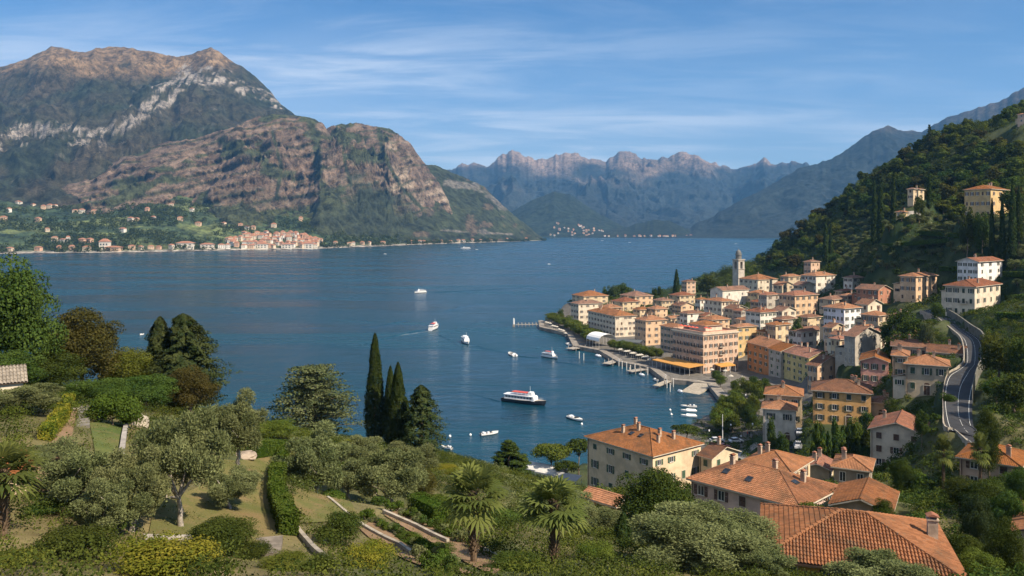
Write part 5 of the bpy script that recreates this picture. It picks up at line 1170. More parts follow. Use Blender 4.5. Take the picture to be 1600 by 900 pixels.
def pk_back(rs, n):
    xy = np.stack([rs.uniform(30, 330, n), rs.uniform(300, 760, n)], 1); xy = noroad(freem(notlake(xy, 2.0), 1.5), 6); z_ = ground(xy[:, 0], xy[:, 1])
    return xy[(z_ > 9) | ((xy[:, 1] > 545) & (xy[:, 0] > 45))]
undergrowth('back_undergrowth', 5000, pk_back, 'broad', 1.7, 1.3, 50, .38, 16)
NOUG = [[(240, 760), (330, 715), (450, 700), (455, 850), (235, 860)], [(135, 660), (200, 660), (190, 740), (130, 720)], [(60, 790), (115, 640), (130, 640), (105, 790)],
        [(440, 790), (560, 735), (640, 790), (720, 850), (800, 905), (640, 905), (500, 830)], [(380, 830), (480, 820), (500, 900), (380, 900)]]
def pk_near(rs, n):
    xy = np.stack([rs.uniform(-75, 32, n), rs.uniform(24, 205, n)], 1); xy = freem(notlake(xy, 2.5), .6)
    zz_ = ground(xy[:, 0], xy[:, 1]); px = 800 + F * xy[:, 0] / xy[:, 1]; py = HZ - F * (zz_ - CZ) / xy[:, 1]
    return xy[np.array([not any(inpoly(a, b, pl) for pl in NOUG) for a, b in zip(px, py)])]
undergrowth('garden_undergrowth', 5400, pk_near, 'broad', .8, .65, 170, .085, 6)
undergrowth('garden_greenery', 3200, pk_near, 'plane', .8, .5, 170, .08, 7)
undergrowth('silver_undergrowth', 1000, lambda r, n: (lambda xy: xy[xy[:, 1] > 60])(pk_near(r, n)), 'olive', .9, .7, 110, .12, 8)
def pk_right(rs, n):
    xy = np.stack([rs.uniform(20, 110, n), rs.uniform(40, 130, n)], 1); return noroad(freem(xy, .8), 5.5)
undergrowth('lower_undergrowth', 2600, pk_right, 'broad', 1.0, .8, 110, .14, 9)
undergrowth('bank_undergrowth', 2600, pk_bank, 'broad', 1.0, .8, 90, .18, 25)
undergrowth('bank_greenery', 1500, pk_bank, 'plane', .9, .6, 90, .17, 26)
undergrowth('lower_greenery', 1000, pk_right, 'plane', .9, .7, 100, .14, 19)
# rough grass over the garden ground
LM['grass'] = leafmat('grass_blades', (.075, .10, .026), (.17, .16, .055), hue=.01)
def pk_grass(rs, n):
    xy = np.stack([rs.uniform(-60, 25, n), rs.uniform(25, 110, n)], 1); xy = freem(notlake(xy, 2.5), .5); return xy[np.abs(xy[:, 0]) < xy[:, 1] * .72]
undergrowth('grass', 5200, pk_grass, 'grass', .55, .10, 34, .055, 23)
# bedding plants along the terrace walls
BP = [proto(('bed', s), lambda s=s: T_bush(('hedge', 'broad', 'olive')[s % 3], 300 + s, H=.7, R=.5, n=900, size=.06, k=12)) for s in range(3)]
rs_ = np.random.default_rng(8)
for (a, b, n_) in (((572, 812), (705, 884), 17), ((612, 800), (735, 858), 15), ((560, 770), (620, 790), 6), ((650, 880), (700, 905), 5)):
    for i in range(n_):
        f = i / (n_ - 1); g = hit(a[0] + (b[0] - a[0]) * f + rs_.uniform(-3, 3), a[1] + (b[1] - a[1]) * f + rs_.uniform(-3, 3))
        plant(BP[rs_.integers(0, 3)], 'bedding_shrub', 'small shrub in the planted rows between the brown terrace beds', 'shrub', g.x, g.y, rs_.uniform(.45, .95), rs_.uniform(.35, .6), 'small shrubs along the terrace beds')
# far wood over the opposite shore
def far_wood(name, n, seed):
    rs = np.random.default_rng(seed); X, Y, Z = MOUNT['lakeside_slope']; nv, nu = X.shape
    i = (rs.uniform(0.02, .95, n) * (nv - 1)).astype(int); j = rs.integers(0, nu, n); dens = fbm(X[i, j] / 120, Y[i, j] / 70, 4, 37)
    keep = dens < rs.uniform(-.15, .25, n); i, j = i[keep], j[keep]
    px = 800 + F * X[i, j] / Y[i, j]; py = HZ - F * (Z[i, j] - CZ) / Y[i, j]
    k2 = ~((px > 350) & (px < 500) & (py > 366)); i, j = i[k2], j[k2]
    s = rs.uniform(5, 9, len(i)); cl = np.stack([X[i, j] + rs.normal(size=len(i)) * 4, Y[i, j], Z[i, j] + s * .45, s, s, s * .9], 1)
    V, tone = blob_leaves(cl, 16 * len(cl), 3.2, .7, rs, .5, .5)
    return tag(link(name, np_mesh(name, V, np.arange(len(V)).reshape(-1, 4), [LM['broad']], attrs={'tone': tone})), kind='stuff')
far_wood('far_wood', 9000, 12)
# ------------------------------------------------------------------ roads, lawns and garden masonry
def drape(name, L, R, mat, off=.06, nu=10, sub=6, label=None, cat=None):
    """a sheet on the ground between two lines of world points"""
    def res(P, n):
        P = [Vector(p) for p in P]; d = [0]
        for a, b in zip(P, P[1:]): d.append(d[-1] + (b - a).length)
        o = []
        for s in np.linspace(0, d[-1], n):
            i = max(0, min(len(P) - 2, int(np.searchsorted(d, s) - 1))); o.append(P[i].lerp(P[i + 1], (s - d[i]) / max(d[i + 1] - d[i], 1e-6)))
        return o
    n = (len(L) - 1) * sub + 1; A = res(L, n); B = res(R, n)
    X = np.array([[a.x + (b.x - a.x) * t for t in np.linspace(0, 1, nu)] for a, b in zip(A, B)]); Y = np.array([[a.y + (b.y - a.y) * t for t in np.linspace(0, 1, nu)] for a, b in zip(A, B)])
    Z = ground(X, Y) + off
    o = link(name, np_mesh(name, np.stack([X, Y, Z], -1).reshape(-1, 3), gridfaces(n, nu)[:, ::-1], [mat], smooth=True)); return tag(o, label, cat, kind='structure')
def grassmat(name, a, b_, c):
    m, t, b = new_mat(name); co = N(t, 'ShaderNodeTexCoord').outputs['Object']
    k = MIX(t, RMP(t, NOI(t, co, .22, 5, .65, .6), .38, .66), a, b_); k = MIX(t, M(t, 'MULTIPLY', RMP(t, NOI(t, co, .5, 6, .7), .5, .72), .8), k, c)
    k = MIX(t, RMP(t, NOI(t, co, 9, 4), .3, .75, 0, .45), k, tuple(x * .55 for x in a))
    t.links.new(k, b.inputs['Base Color']); b.inputs['Roughness'].default_value = .95; b.inputs['Specular IOR Level'].default_value = .1
    bn = N(t, 'ShaderNodeBump', i_Strength=.7, i_Distance=.08); t.links.new(NOI(t, co, 14, 3), bn.inputs['Height']); t.links.new(bn.outputs[0], b.inputs['Normal']); return m
DRY = grassmat('dry_lawn', (.12, .125, .04), (.20, .155, .068), (.23, .15, .08)); GRN_L = grassmat('green_lawn', (.075, .11, .03), (.13, .14, .045), (.17, .14, .06)); EARTH = grassmat('brown_earth', (.22, .145, .085), (.27, .18, .11), (.12, .11, .05))
ASPH = plain('asphalt', (.036, .037, .040), .85, .22, .4); LINE = plain('road_paint', (.62, .62, .58), .7, .15, 2)
drape('lawn', hp((332, 716), (322, 760), (240, 800), (225, 862)), hp((434, 712), (436, 760), (430, 800), (430, 866)), DRY, .07, 26, 10)
drape('lawn', hp((140, 664), (150, 720)), hp((196, 662), (190, 730)), GRN_L, .07, 14, 14)
drape('path', hp((104, 640), (84, 690), (40, 778)), hp((122, 640), (112, 690), (78, 778)), EARTH, .08, 10, 12)
drape('lawn', hp((440, 795), (470, 822)), hp((520, 776), (560, 812)), DRY, .07, 16, 12)
drape('path', hp((600, 808), (690, 856), (770, 902)), hp((640, 796), (735, 842), (800, 880)), EARTH, .08, 10, 14)
drape('path', hp((560, 826), (690, 900)), hp((588, 812), (745, 900)), EARTH, .08, 10, 18)
drape('path', hp((1105, 690), (1205, 702)), hp((1110, 715), (1215, 722)), plain('square_paving', (.30, .28, .25), .9, .15, .6), .09, 10, 14)
drape('street', hp((1226, 640), (1226, 700), (1212, 728)), hp((1250, 640), (1252, 700), (1244, 732)), ASPH, .10, 8, 14)
def roadz(a, b): return ROADZ[tuple(round(v, 3) for v in a[:2])] + .1
def ribbon(name, f0, f1, mat, off, z=None, kind='structure'):
    m = MB(); L = []
    for a, b in zip(SL, SR):
        zc = roadz(a, b)
        L.append(((a.x + (b.x - a.x) * f0, a.y + (b.y - a.y) * f0, zc + off), (a.x + (b.x - a.x) * f1, a.y + (b.y - a.y) * f1, zc + off)))
    for p, q in zip(L, L[1:]): m.face([p[0], p[1], q[1], q[0]][::-1])
    return tag(m.obj(name, mat), kind=kind)
rm_ = MB()
for (a, b), (c, d) in zip(zip(SL, SR), list(zip(SL, SR))[1:]):
    z0, z1 = roadz(a, b), roadz(c, d); e = (b - a) * .04; g_ = (d - c) * .04
    pa, pb, pc, pd = (a - e).to_2d(), (b + e).to_2d(), (c - g_).to_2d(), (d + g_).to_2d()
    rm_.hexa([(*pc, z1 - 3), (*pd, z1 - 3), (*pb, z0 - 3), (*pa, z0 - 3), (*pc, z1), (*pd, z1), (*pb, z0), (*pa, z0)])
tag(rm_.obj('road', ASPH), kind='structure')
ribbon('road_marking', .07, .086, LINE, .006); ribbon('road_marking', .55, .562, LINE, .006); ribbon('road_marking', .92, .935, LINE, .006)
def edge_wall(name, label, side, h0, h1, wd, mat, cat='wall', i0=0, i1=None):
    m = MB(); P = SL if side == 0 else SR; O = SR if side == 0 else SL; i1 = i1 or len(P) - 1; Q = []
    for i in range(i0, i1 + 1):
        d = (P[i] - O[i]); d.z = 0; d.normalize(); Q.append((P[i] + d * .45, P[i] + d * (.45 + wd), roadz(SL[i], SR[i])))
    for (a, b, z), (c, d, y) in zip(Q, Q[1:]):
        p = [(a.x, a.y, z + h0), (b.x, b.y, z + h0), (d.x, d.y, y + h0), (c.x, c.y, y + h0), (a.x, a.y, z + h1), (b.x, b.y, z + h1), (d.x, d.y, y + h1), (c.x, c.y, y + h1)]
        m.hexa(p)
    o = m.obj(name, mat); return tag(o, label, cat)
PALEST = plain('pale_stone', (.32, .28, .22), .9, .3, 1.2, .03)
edge_wall('parapet_wall', 'pale stone parapet along the valley side of the curving road', 0, -8, .5, .28, PALEST)
edge_wall('retaining_wall', 'tall dark retaining wall on the hill side of the curving road', 1, -3, 2.6, .5, plain('mossy_stone', (.13, .125, .10), .9, .35, .7, .05), i0=4, i1=30)
def wall_px(name, label, pts, wd, h, mat=STONE, cat='wall', group=None, sub=6):
    P = hp(*pts); m = MB(); o0 = P[0]; Q = []
    for a, b in zip(P, P[1:]):
        for t in np.linspace(0, 1, sub)[:-1]: q = a.lerp(b, t); q.z = gz(q.x, q.y); Q.append(q)
    Q.append(P[-1])
    for a, b in zip(Q, Q[1:]): m.bar(a - o0 - Vector((0, 0, .8)), b - o0 - Vector((0, 0, .8)), wd, h + .8)
    o = m.obj(name, mat, None, o0); return tag(o, label, cat, group)
WG = 'low stone walls of the garden terraces'
wall_px('terrace_wall', 'long pale stone wall above the upper terrace bed', [(599, 803), (650, 828), (700, 853)], .2, .30, PALEST, group=WG)
wall_px('terrace_wall', 'pale stone kerb wall between the two brown terrace beds', [(556, 818), (625, 855), (700, 896)], .2, .24, PALEST, group=WG)
wall_px('terrace_wall', 'thin pale wall just below the palm leaning hedge', [(624, 800), (692, 830)], .16, .2, PALEST, group=WG)
wall_px('terrace_wall', 'pale wall under the dark hedge by the broad olive tree', [(530, 750), (572, 768)], .2, .25, PALEST, group=WG)
wall_px('terrace_wall', 'pale stone edging of the small lawn beside the stone steps', [(512, 780), (548, 808)], .16, .16, PALEST, group=WG)
wall_px('terrace_wall', 'angled stone wall below the foot of the curved hedge', [(460, 826), (480, 852), (512, 882)], .22, .3, PALEST, group=WG)
wall_px('terrace_wall', 'curved pale wall right of the fibrous trunk palm', [(755, 862), (800, 885)], .2, .24, PALEST, group=WG)
wall_px('terrace_wall', 'dry stone wall running down from the boulder on the upper lawn', [(198, 664), (192, 700), (186, 742)], .3, .35, STONE, group=WG)
wall_px('terrace_wall', 'low rubble wall at the lower edge of the brown lawn', [(225, 845), (300, 848)], .3, .25, STONE, group=WG)
def steps(name, label, base, top, wd, n, mat):
    a, b = hit(*base), hit(*top); m = MB(); d = b - a; u = Vector((d.x, d.y, 0)) / n
    for i in range(n):
        p = u * i; q = u * (i + .5); zc = gz(a.x + p.x, a.y + p.y) - a.z
        m.bar((p.x, p.y, zc - .5), (q.x, q.y, zc - .5), wd, .62)
    return tag(m.obj(name, mat, None, a), label, 'steps')
steps('stone_steps', 'grey stone steps beside the white post on the upper lawn', (130, 668), (132, 634), .8, 12, plain('old_steps', (.17, .155, .13), .9, .3, 1.5, .03))
steps('stone_steps', 'broad pale stone steps at the foot of the brown lawn', (415, 872), (422, 842), 1.3, 4, plain('worn_stone', (.17, .145, .115), .9, .3, 1.5, .03))
def rock(name, label, px, py, wp, hp_, mat, seed):
    g = hit(px, py); r = wp / F * g.y / 2; h = hp_ / F * g.y; rs = np.random.default_rng(seed); m = MB()
    import bmesh
    bm = bmesh.new(); bmesh.ops.create_icosphere(bm, subdivisions=3, radius=1)
    for v in bm.verts:
        k = 1 + .3 * mnoise.noise(v.co * 1.6 + Vector((seed, 0, 0))) + .14 * mnoise.noise(v.co * 4.5); v.co = Vector((v.co.x * r * k, v.co.y * r * k, v.co.z * h * k * .75 + h * .25))
    me = bpy.data.meshes.new(name); bm.to_mesh(me); bm.free(); me.materials.append(mat); return tag(link(name, me, None, g), label, 'rock')
rock('boulder', 'pale boulder beside the clipped round bush', 218, 668, 26, 20, PALEST, 1); rock('boulder', 'yellowish rock behind the tall pale olive trunk', 335, 735, 15, 28, plain('ochre_rock', (.42, .32, .19), .9, .3, 1, .05), 2)
rock('boulder', 'pinkish rock at the far edge of the brown lawn', 382, 716, 40, 8, plain('pink_rock', (.28, .225, .17), .9, .3, 1, .05), 3)
g = hit(119, 632); m = MB(); m.box(-.16, .16, -.16, .16, -.5, 1.35); m.box(-.2, .2, -.2, .2, 1.35, 1.45); m.lathe([(.1, 1.45), (.14, 1.55), (.1, 1.66), (.02, 1.72)], 8)
tag(m.obj('stone_post', WHITE, None, g), 'slim white stone post at the head of the garden path', 'post')
wall_px('garden_wall', 'low pale wall at the foot of the white post', [(104, 641), (122, 641)], .3, .4, PALEST)
# roof corners at the left edge
def small_roof(name, label, c, sx, sy, h, rz, mat, wallc):
    root = thing(name, label, 'outbuilding', c, rz); m = MB(); m.box(-sx * .85, sx * .85, -sy * .85, sy * .85, -2, h * .6); m.obj('wall', plaster(wallc), root)
    m = MB(); E = [(-sx, -sy, h * .55), (sx, -sy, h * .55), (sx, sy, h * .55), (-sx, sy, h * .55)]; R = [(-sx, 0, h), (sx, 0, h)]
    for s in ([E[0], E[1], R[1], R[0]], [E[2], E[3], R[0], R[1]]):
        tiled_slope(m, s); m.face([Vector(q) - Vector((0, 0, .04)) for q in s], 1, slope_uv(s))
    m.obj('roof', [mat, DARKWOOD], root)
v = W3(-6, 612, 62); small_roof('garden_pavilion', 'pale roofed pavilion cut by the left edge', (v.x, v.y, gz(v.x, v.y)), 2.0, 1.6, 2.4, D2R(35), plain('pale_tiles', (.26, .225, .18), .9, .25, 2), PALE)
v = W3(4, 735, 40); small_roof('garden_shed', 'little shed with a red tiled roof at the left edge', (v.x, v.y, gz(v.x, v.y) - .2), 1.1, 1.0, 1.9, D2R(60), TILE_G, CREAM)
# hedgerows of the hill terraces
for j, pp in enumerate((((1335, 432), (1400, 428)), ((1345, 420), (1440, 412)), ((1360, 405), (1450, 398)), ((1380, 392), (1480, 382)), ((1350, 380), (1420, 374)), ((1470, 428), (1500, 424)), ((1570, 445), (1600, 440)), ((1575, 470), (1600, 468)), ((1440, 366), (1520, 372)), ((1560, 500), (1600, 498)))):
    h_ = hp(*pp)
    if all(h_): hedge('hedge', 'long green hedgerow on the olive terraces above the village' if j != 9 else 'green hedge below the cream villa above the road', h_, 1.8, 1.5, 'hedge', 24, .36, group='hedgerows of the olive terraces')
tr_ = hp((1408, 340), (1440, 346), (1480, 352), (1505, 354)); tr2 = hp((1408, 336), (1440, 342), (1480, 348), (1505, 350)); drape('hill_path', tr_, tr2, plain('gravel_track', (.36, .33, .28), .9, .2, .5), .25, 4, 8)
# ------------------------------------------------------------------ waterfront
QW = plain('quay_stone', (.22, .195, .165), .9, .35, .5, .05)
def quay(name, label, pts, wd, z0, z1, mat=QW, cat='quay'):
    m = MB()
    for a, b in zip(pts, pts[1:]):
        a = Vector((*a, z0)); b = Vector((*b, z0)); d = (b - a).normalized(); m.bar(a - d * .02, b + d * .02, wd, z1 - z0)
    for p in pts: m.tube([(p[0], p[1], z0), (p[0], p[1], z1 - .003)], wd / 2, 14)
    return tag(m.obj(name, mat), label, cat)
quay('quay_wall', 'long stone quay wall round the village waterfront', [(74, 333), (65.3, 337), (63.8, 364), (51.6, 381), (46.4, 416), (34.4, 432), (34.6, 483), (19.2, 513), (19.6, 548)], 3.4, -3, 1.9)
quay('quay_wall', 'low harbour wall below the square with the clipped trees', [(79, 298), (81.5, 328), (74, 333)], 4, -3, 1.8)
def deck(name, label, a, b, wd, z, cat, mat, npile=5, rail=False):
    a = Vector((*a, 0)); b = Vector((*b, 0)); d = b - a; n = Vector((-d.y, d.x, 0)).normalized()
    root = thing(name, label, cat, a); m = MB(); m.bar((0, 0, z - .25), tuple(d + Vector((0, 0, z - .25))), wd, .25); m.obj('deck', mat, root)
    for i in range(npile):
        for s in (-1, 1):
            p = d * ((i + .3) / npile) + n * s * (wd / 2 + .16); q = MB(); q.tube([(0, 0, -3), (0, 0, z + 1.3)], .16, 7); q.obj('pile', plain('piling', (.34, .31, .27), .9, .3, 2), root, p)
    if rail:
        q = MB()
        for s in (-1, 1): q.bar(tuple(n * s * wd / 2 + Vector((0, 0, z + .95))), tuple(d + n * s * wd / 2 + Vector((0, 0, z + .95))), .06, .06)
        q.obj('handrail', METAL, root)
    return root
WOODD = plain('deck_planks', (.30, .27, .23), .9, .25, .8)
deck('jetty', 'long thin jetty reaching out from the tip of the promenade', (19, 532), (2.5, 530), 2.2, 1.3, 'jetty', WOODD, 7, True)
deck('landing_stage', 'landing stage with pale piles in front of the ferry trees', (51, 388), (44, 377), 4, 1.3, 'landing stage', WOODD, 3); deck('landing_stage', 'small landing stage left of the orange awning', (60, 364), (52, 358), 3.5, 1.2, 'landing stage', WOODD, 3)
deck('landing_stage', 'boat landing with white piles below the white marquee', (38, 432), (30, 424), 5, 1.3, 'landing stage', WOODD, 3); deck('landing_stage', 'pale concrete pier beside the harbour mouth', (66, 336), (58, 324), 3, 1.4, 'pier', PALEST, 2)
m = MB(); m.hexa([(66, 318, -1), (72, 312, -1), (82, 326, 1.6), (77, 333, 1.6), (66, 318, -.2), (72, 312, -.2), (82, 326, 1.9), (77, 333, 1.9)]); tag(m.obj('slipway', PALEST), 'sloping pale stone slipway in the harbour corner', 'slipway')
PL = plain('white_pile', (.58, .56, .52), .8, .2, 2)
for j, (px, py) in enumerate(((1042, 606), (1047, 612), (1052, 604), (1040, 598), (905, 560), (912, 563), (967, 572), (972, 576), (979, 578), (985, 582), (992, 580), (1012, 586))):
    Y = F * CZ / (py - HZ); q = MB(); q.lathe([(.2, -3), (.2, 3.0), (.24, 3.0), (.24, 3.25), (.02, 3.5)], 8); tag(q.obj('mooring_post', PL, None, (WX(px, Y), Y, 0)), 'white mooring post standing in the water off the quay', 'mooring post', 'white mooring posts along the waterfront')
# lantern at the jetty end, marquee, dark canopy, awnings
root = thing('beacon', 'white beacon hut at the end of the long jetty', 'beacon', (1.2, 530, 0)); q = MB(); q.box(-.8, .8, -.8, .8, -3, 1.4); q.obj('base', QW, root); q = MB(); q.lathe([(.6, 1.4), (.55, 4.2), (.75, 4.2), (.75, 4.4), (.4, 4.4), (.4, 5.2), (.02, 5.7)], 10); q.obj('tower', WHITE, root)
def canopy(name, label, c, rz, L, W, h, col, cat, posts=True, shape='barrel'):
    root = thing(name, label, cat, c, rz); m = MB(); n = 8
    if shape == 'barrel':
        for i in range(n):
            t0, t1 = math.pi * i / n, math.pi * (i + 1) / n; y0, z0, y1, z1 = -W / 2 * math.cos(t0), h + .28 * W * math.sin(t0), -W / 2 * math.cos(t1), h + .28 * W * math.sin(t1)
            m.hexa([(-L / 2, y0, z0), (L / 2, y0, z0), (L / 2, y1, z1), (-L / 2, y1, z1), (-L / 2, y0, z0 + .06), (L / 2, y0, z0 + .06), (L / 2, y1, z1 + .06), (-L / 2, y1, z1 + .06)])
        m.box(-L / 2, L / 2, -W / 2 - .02, -W / 2 + .02, h - .5, h)
    else:
        m.hexa([(-L / 2, -W / 2, h - .35), (L / 2, -W / 2, h - .35), (L / 2, W / 2, h + .25), (-L / 2, W / 2, h + .25), (-L / 2, -W / 2, h - .28), (L / 2, -W / 2, h - .28), (L / 2, W / 2, h + .32), (-L / 2, W / 2, h + .32)]); m.box(-L / 2, L / 2, -W / 2 - .03, -W / 2 - .003, h - .65, h - .28)
    m.obj('cover', plain(name + '_cloth', col, .8, .08, 1), root)
    k = max(2, int(L / 3) + 1)
    for i in range(k):
        for s in (-1, 1): q = MB(); q.tube([(0, 0, -1), (0, 0, h - .35)], .06, 6); q.obj('post', WHITE, root, (-L / 2 + .1 + (L - .2) * i / (k - 1), s * (W / 2 - .1), 0))
    return root
canopy('marquee', 'white barrel roofed marquee on the waterfront', (WX(940, 428), 430, 1.9), D2R(-62), 12, 11, 3.8, (.74, .74, .72), 'marquee')
canopy('dark_canopy', 'flat dark grey canopy right of the white marquee', (WX(985, 420), 424, 1.9), D2R(-25), 13, 7, 3.6, (.09, .10, .10), 'canopy', shape='flat')
hd = HOUSES[5]; ca, sa = math.cos(hd['a']), math.sin(hd['a'])
hx_, hy_ = hd['c'][0] - sa * (hd['wr'] / 2 + 5.2), hd['c'][1] - ca * (hd['wr'] / 2 + 5.2)
canopy('orange_awning', 'long orange awning along the lake front of the large pink hotel', (hx_, hy_, hd['c'][2]), -hd['a'], hd['wl'] + 5, 9.5, 4.0, (.48, .24, .06), 'awning', shape='flat')
q_ = Vector((hd['c'][0] + ca * (hd['wl'] / 2 + 2.4) , hd['c'][1] - sa * (hd['wl'] / 2 + 2.4), hd['c'][2]))
canopy('orange_awning', 'short orange awning at the right front of the large pink hotel', q_, -hd['a'] + math.pi / 2, 9, 4, 3.6, (.48, .24, .06), 'awning', shape='flat')
for j, (px, Y, L, W, lb) in enumerate(((838, 196, 7, 4.2, 'left white restaurant awning by the umbrella pine'), (862, 192, 7, 4.2, 'right white restaurant awning by the umbrella pine'), (888, 186, 5.5, 3, 'narrow grey awning left of the large cream house'))):
    x = WX(px, Y); canopy('awning', lb, (x, Y, max(gz(x, Y), 2)), D2R(-32), L, W, 3.0, (.50, .49, .46) if j < 2 else (.28, .28, .28), 'awning', shape='flat')
def parasol(px, Y, lb, grp, r=1.15, col=(.42, .39, .33)):
    root = thing('parasol', lb, 'parasol', (WX(px, Y), Y, 1.9), 0, grp); q = MB(); q.lathe([(r, 2.25), (r * .55, 2.6), (.03, 2.9)], 8); q.obj('canopy', plain('parasol_cloth', col, .8, .1), root); q = MB(); q.tube([(0, 0, 0), (0, 0, 2.8)], .03, 5); q.obj('pole', WHITE, root)
for j in range(16): parasol(968 + 3.1 * j, 402 - 2.0 * j + 2.5 * (j % 3), 'pale parasol among the lakeside cafe tables below the clipped trees', 'cafe parasols by the ferry landing')
for j in range(10): parasol(853 + 3.4 * j, 518 - 6 * j + 3 * (j % 3), 'pale parasol on the stone terrace at the tip of the promenade', 'parasols at the promenade tip')
for px_, py_ in ((1112, 588), (1122, 594), (1133, 590), (1142, 598), (1150, 606), (1160, 600)): parasol(px_, hit(px_, py_).y, 'pale parasol outside the large pink hotel', 'parasols outside the pink hotel')
# ------------------------------------------------------------------ boats
BW = plain('boat_white', (.78, .78, .77), .35, .05, 1, spec=.5); BD = plain('boat_dark', (.02, .025, .035), .4, .2, 1, spec=.5); BRD = plain('boat_red', (.52, .085, .06), .6, .1, 1); BGL = plain('boat_glass', (.02, .025, .03), .1, .2, 1, spec=.5)
def hull(L, B, h, keel=-.4, n=14, sheer=.35, ink=None):
    m = MB(); R = []
    for i in range(n + 1):
        f = i / n; w_ = B / 2 * (min(1, .78 + .4 * f) if f < .5 else math.cos((f - .5) / .5 * math.pi / 2 * .985) ** .75 ); z = h + sheer * f ** 3; x = -L / 2 + L * f
        R.append([(x - .04 * L * f, -w_ * .55, keel), (x, -w_ * .9, h * .35), (x + .02 * L * f, -w_, z), (x + .02 * L * f, w_, z), (x, w_ * .9, h * .35), (x - .04 * L * f, w_ * .55, keel)])
    for a, b in zip(R, R[1:]):
        for k in range(5): m.face([a[k], a[k + 1], b[k + 1], b[k]][::-1], 1 if k in (0, 4) else (2 if k == 2 else 0))
    m.face([R[0][k] for k in (0, 1, 2, 3, 4, 5)]); return m
def cabin(m, x0, x1, w_, z0, z1, slope=.3, mat=0):
    m.hexa([(x0, -w_, z0), (x1, -w_, z0), (x1, w_, z0), (x0, w_, z0), (x0 + slope * .4, -w_ * .94, z1), (x1 - slope, -w_ * .94, z1), (x1 - slope, w_ * .94, z1), (x0 + slope * .4, w_ * .94, z1)], mat)
def panes(root, x0, x1, w_, z0, z1, n):
    for s in (-1, 1):
        for i in range(n):
            a = x0 + (x1 - x0) * i / n; q = MB(); q.box(0, (x1 - x0) / n * .74, -.012, .012, 0, z1 - z0); q.obj('window', BGL, root, (a, s * (w_ + .004), z0))
def boat(kind, label, stern, bow, grp=None, roof=None, hullc=0):
    a, b = Vector((*stern, 0)), Vector((*bow, 0)); d = b - a; L = d.length; rz = math.atan2(d.y, d.x); c = (a + b) / 2
    if kind == 'ferry':
        root = thing('passenger_boat', label, 'passenger boat', c, rz, grp); B = L * .23; h = L * .062; hull(L, B, h + .3, -.5, sheer=L * .03).obj('hull', [BW, BD, WOODD], root) if not hullc else hull(L, B, h + .3, -.5, sheer=L * .03).obj('hull', [BD if hullc == 2 else BW, BD, WOODD], root)
        w_ = B * .42; z0 = h + .25; z1 = z0 + L * .07 + .35
        q = MB(); cabin(q, -L * .42, L * .29, w_, z0, z1); q.obj('saloon', BW, root); panes(root, -L * .39, L * .25, w_ * .98, z0 + (z1 - z0) * .42, z0 + (z1 - z0) * .8, 9)
        q = MB(); q.box(-L * .44, L * .26, -w_ * 1.04, w_ * 1.04, z1, z1 + .12); q.obj('upper_deck', BW, root)
        q = MB(); q.box(-L * .26, L * .10, -w_ * .74, w_ * .74, z1 + 1.05, z1 + 1.17, 0)
        q.obj('sun_canopy', BRD if roof == 'red' else BW, root)
        for x in np.linspace(-L * .31, L * .09, 5):
            for s in (-1, 1): t_ = MB(); t_.tube([(0, 0, 0), (0, 0, .95)], .04, 5); t_.obj('post', BW, root, (x, s * w_ * .88, z1 + .12))
        q = MB(); cabin(q, L * .12, L * .23, w_ * .62, z1 + .12, z1 + 1.5, .4); q.obj('wheelhouse', BW, root)
        q = MB(); q.box(0, .02, -w_ * .5, w_ * .5, 0, .55); o = q.obj('windscreen', BGL, root, (L * .23 - .22, 0, z1 + .75)); o.rotation_euler = (0, D2R(-16), 0)
        q = MB(); q.tube([(0, 0, 0), (0, 0, 2.2)], .05, 5); q.obj('mast', BW, root, (L * .15, 0, z1 + 1.4))
        q = MB()
        for x in np.linspace(L * .26, L * .42, 6):
            for s in (-1, 1): wv = B / 2 * math.cos(((x / L + .5) - .5) / .5 * math.pi / 2 * .985) ** .75 * .92; q.tube([(x, s * wv, h + .2), (x, s * wv, h + 1.2 + L * .012)], .025, 4)
        q.obj('bow_rail', BW, root)
    else:
        root = thing('motorboat', label, 'motorboat', c, rz, grp); B = L * .34; h = .62; hull(L, B, h, -.3, sheer=.22).obj('hull', [BW, BW if kind != 'open' else BD, plain('boat_deck', (.62, .60, .55), .6, .1)], root)
        if kind == 'cover': q = MB(); q.hexa([(-L * .45, -B * .4, h), (L * .2, -B * .42, h + .02), (L * .2, B * .42, h + .02), (-L * .45, B * .4, h), (-L * .4, -.08, h + .45), (L * .15, -.08, h + .55), (L * .15, .08, h + .55), (-L * .4, .08, h + .45)]); q.obj('cover', BW, root)
        else:
            q = MB(); q.box(-L * .4, L * .12, -B * .32, B * .32, h + .01, h + .03); q.obj('cockpit', plain('cockpit_dark', (.10, .10, .11)), root)
            q = MB(); q.hexa([(L * .1, -B * .34, h), (L * .14, -B * .34, h), (L * .14, B * .34, h), (L * .1, B * .34, h), (L * .04, -B * .3, h + .5), (L * .06, -B * .3, h + .5), (L * .06, B * .3, h + .5), (L * .04, B * .3, h + .5)]); q.obj('windscreen', BGL, root)
            q = MB(); q.box(-L * .38, -L * .26, -B * .3, B * .3, h + .03, h + .4); q.box(-L * .14, -L * .04, -B * .3, -B * .05, h + .03, h + .45); q.obj('seat', BW, root)
            q = MB(); q.box(-L * .53, -L * .49, -.18, .18, -.2, h + .45); q.obj('outboard_motor', METAL, root)
    return root
def wp(px, py): Y = F * CZ / (py - HZ); return (WX(px, Y), Y)
boat('ferry', 'largest passenger boat with dark hull and red upper deck in the middle of the bay', wp(786, 626), wp(852, 634), 'passenger boats', 'red', 2)
boat('ferry', 'white passenger boat with red canopy trailing a wake', (WX(673, 509), 507), (WX(683, 522), 524), 'passenger boats', 'red')
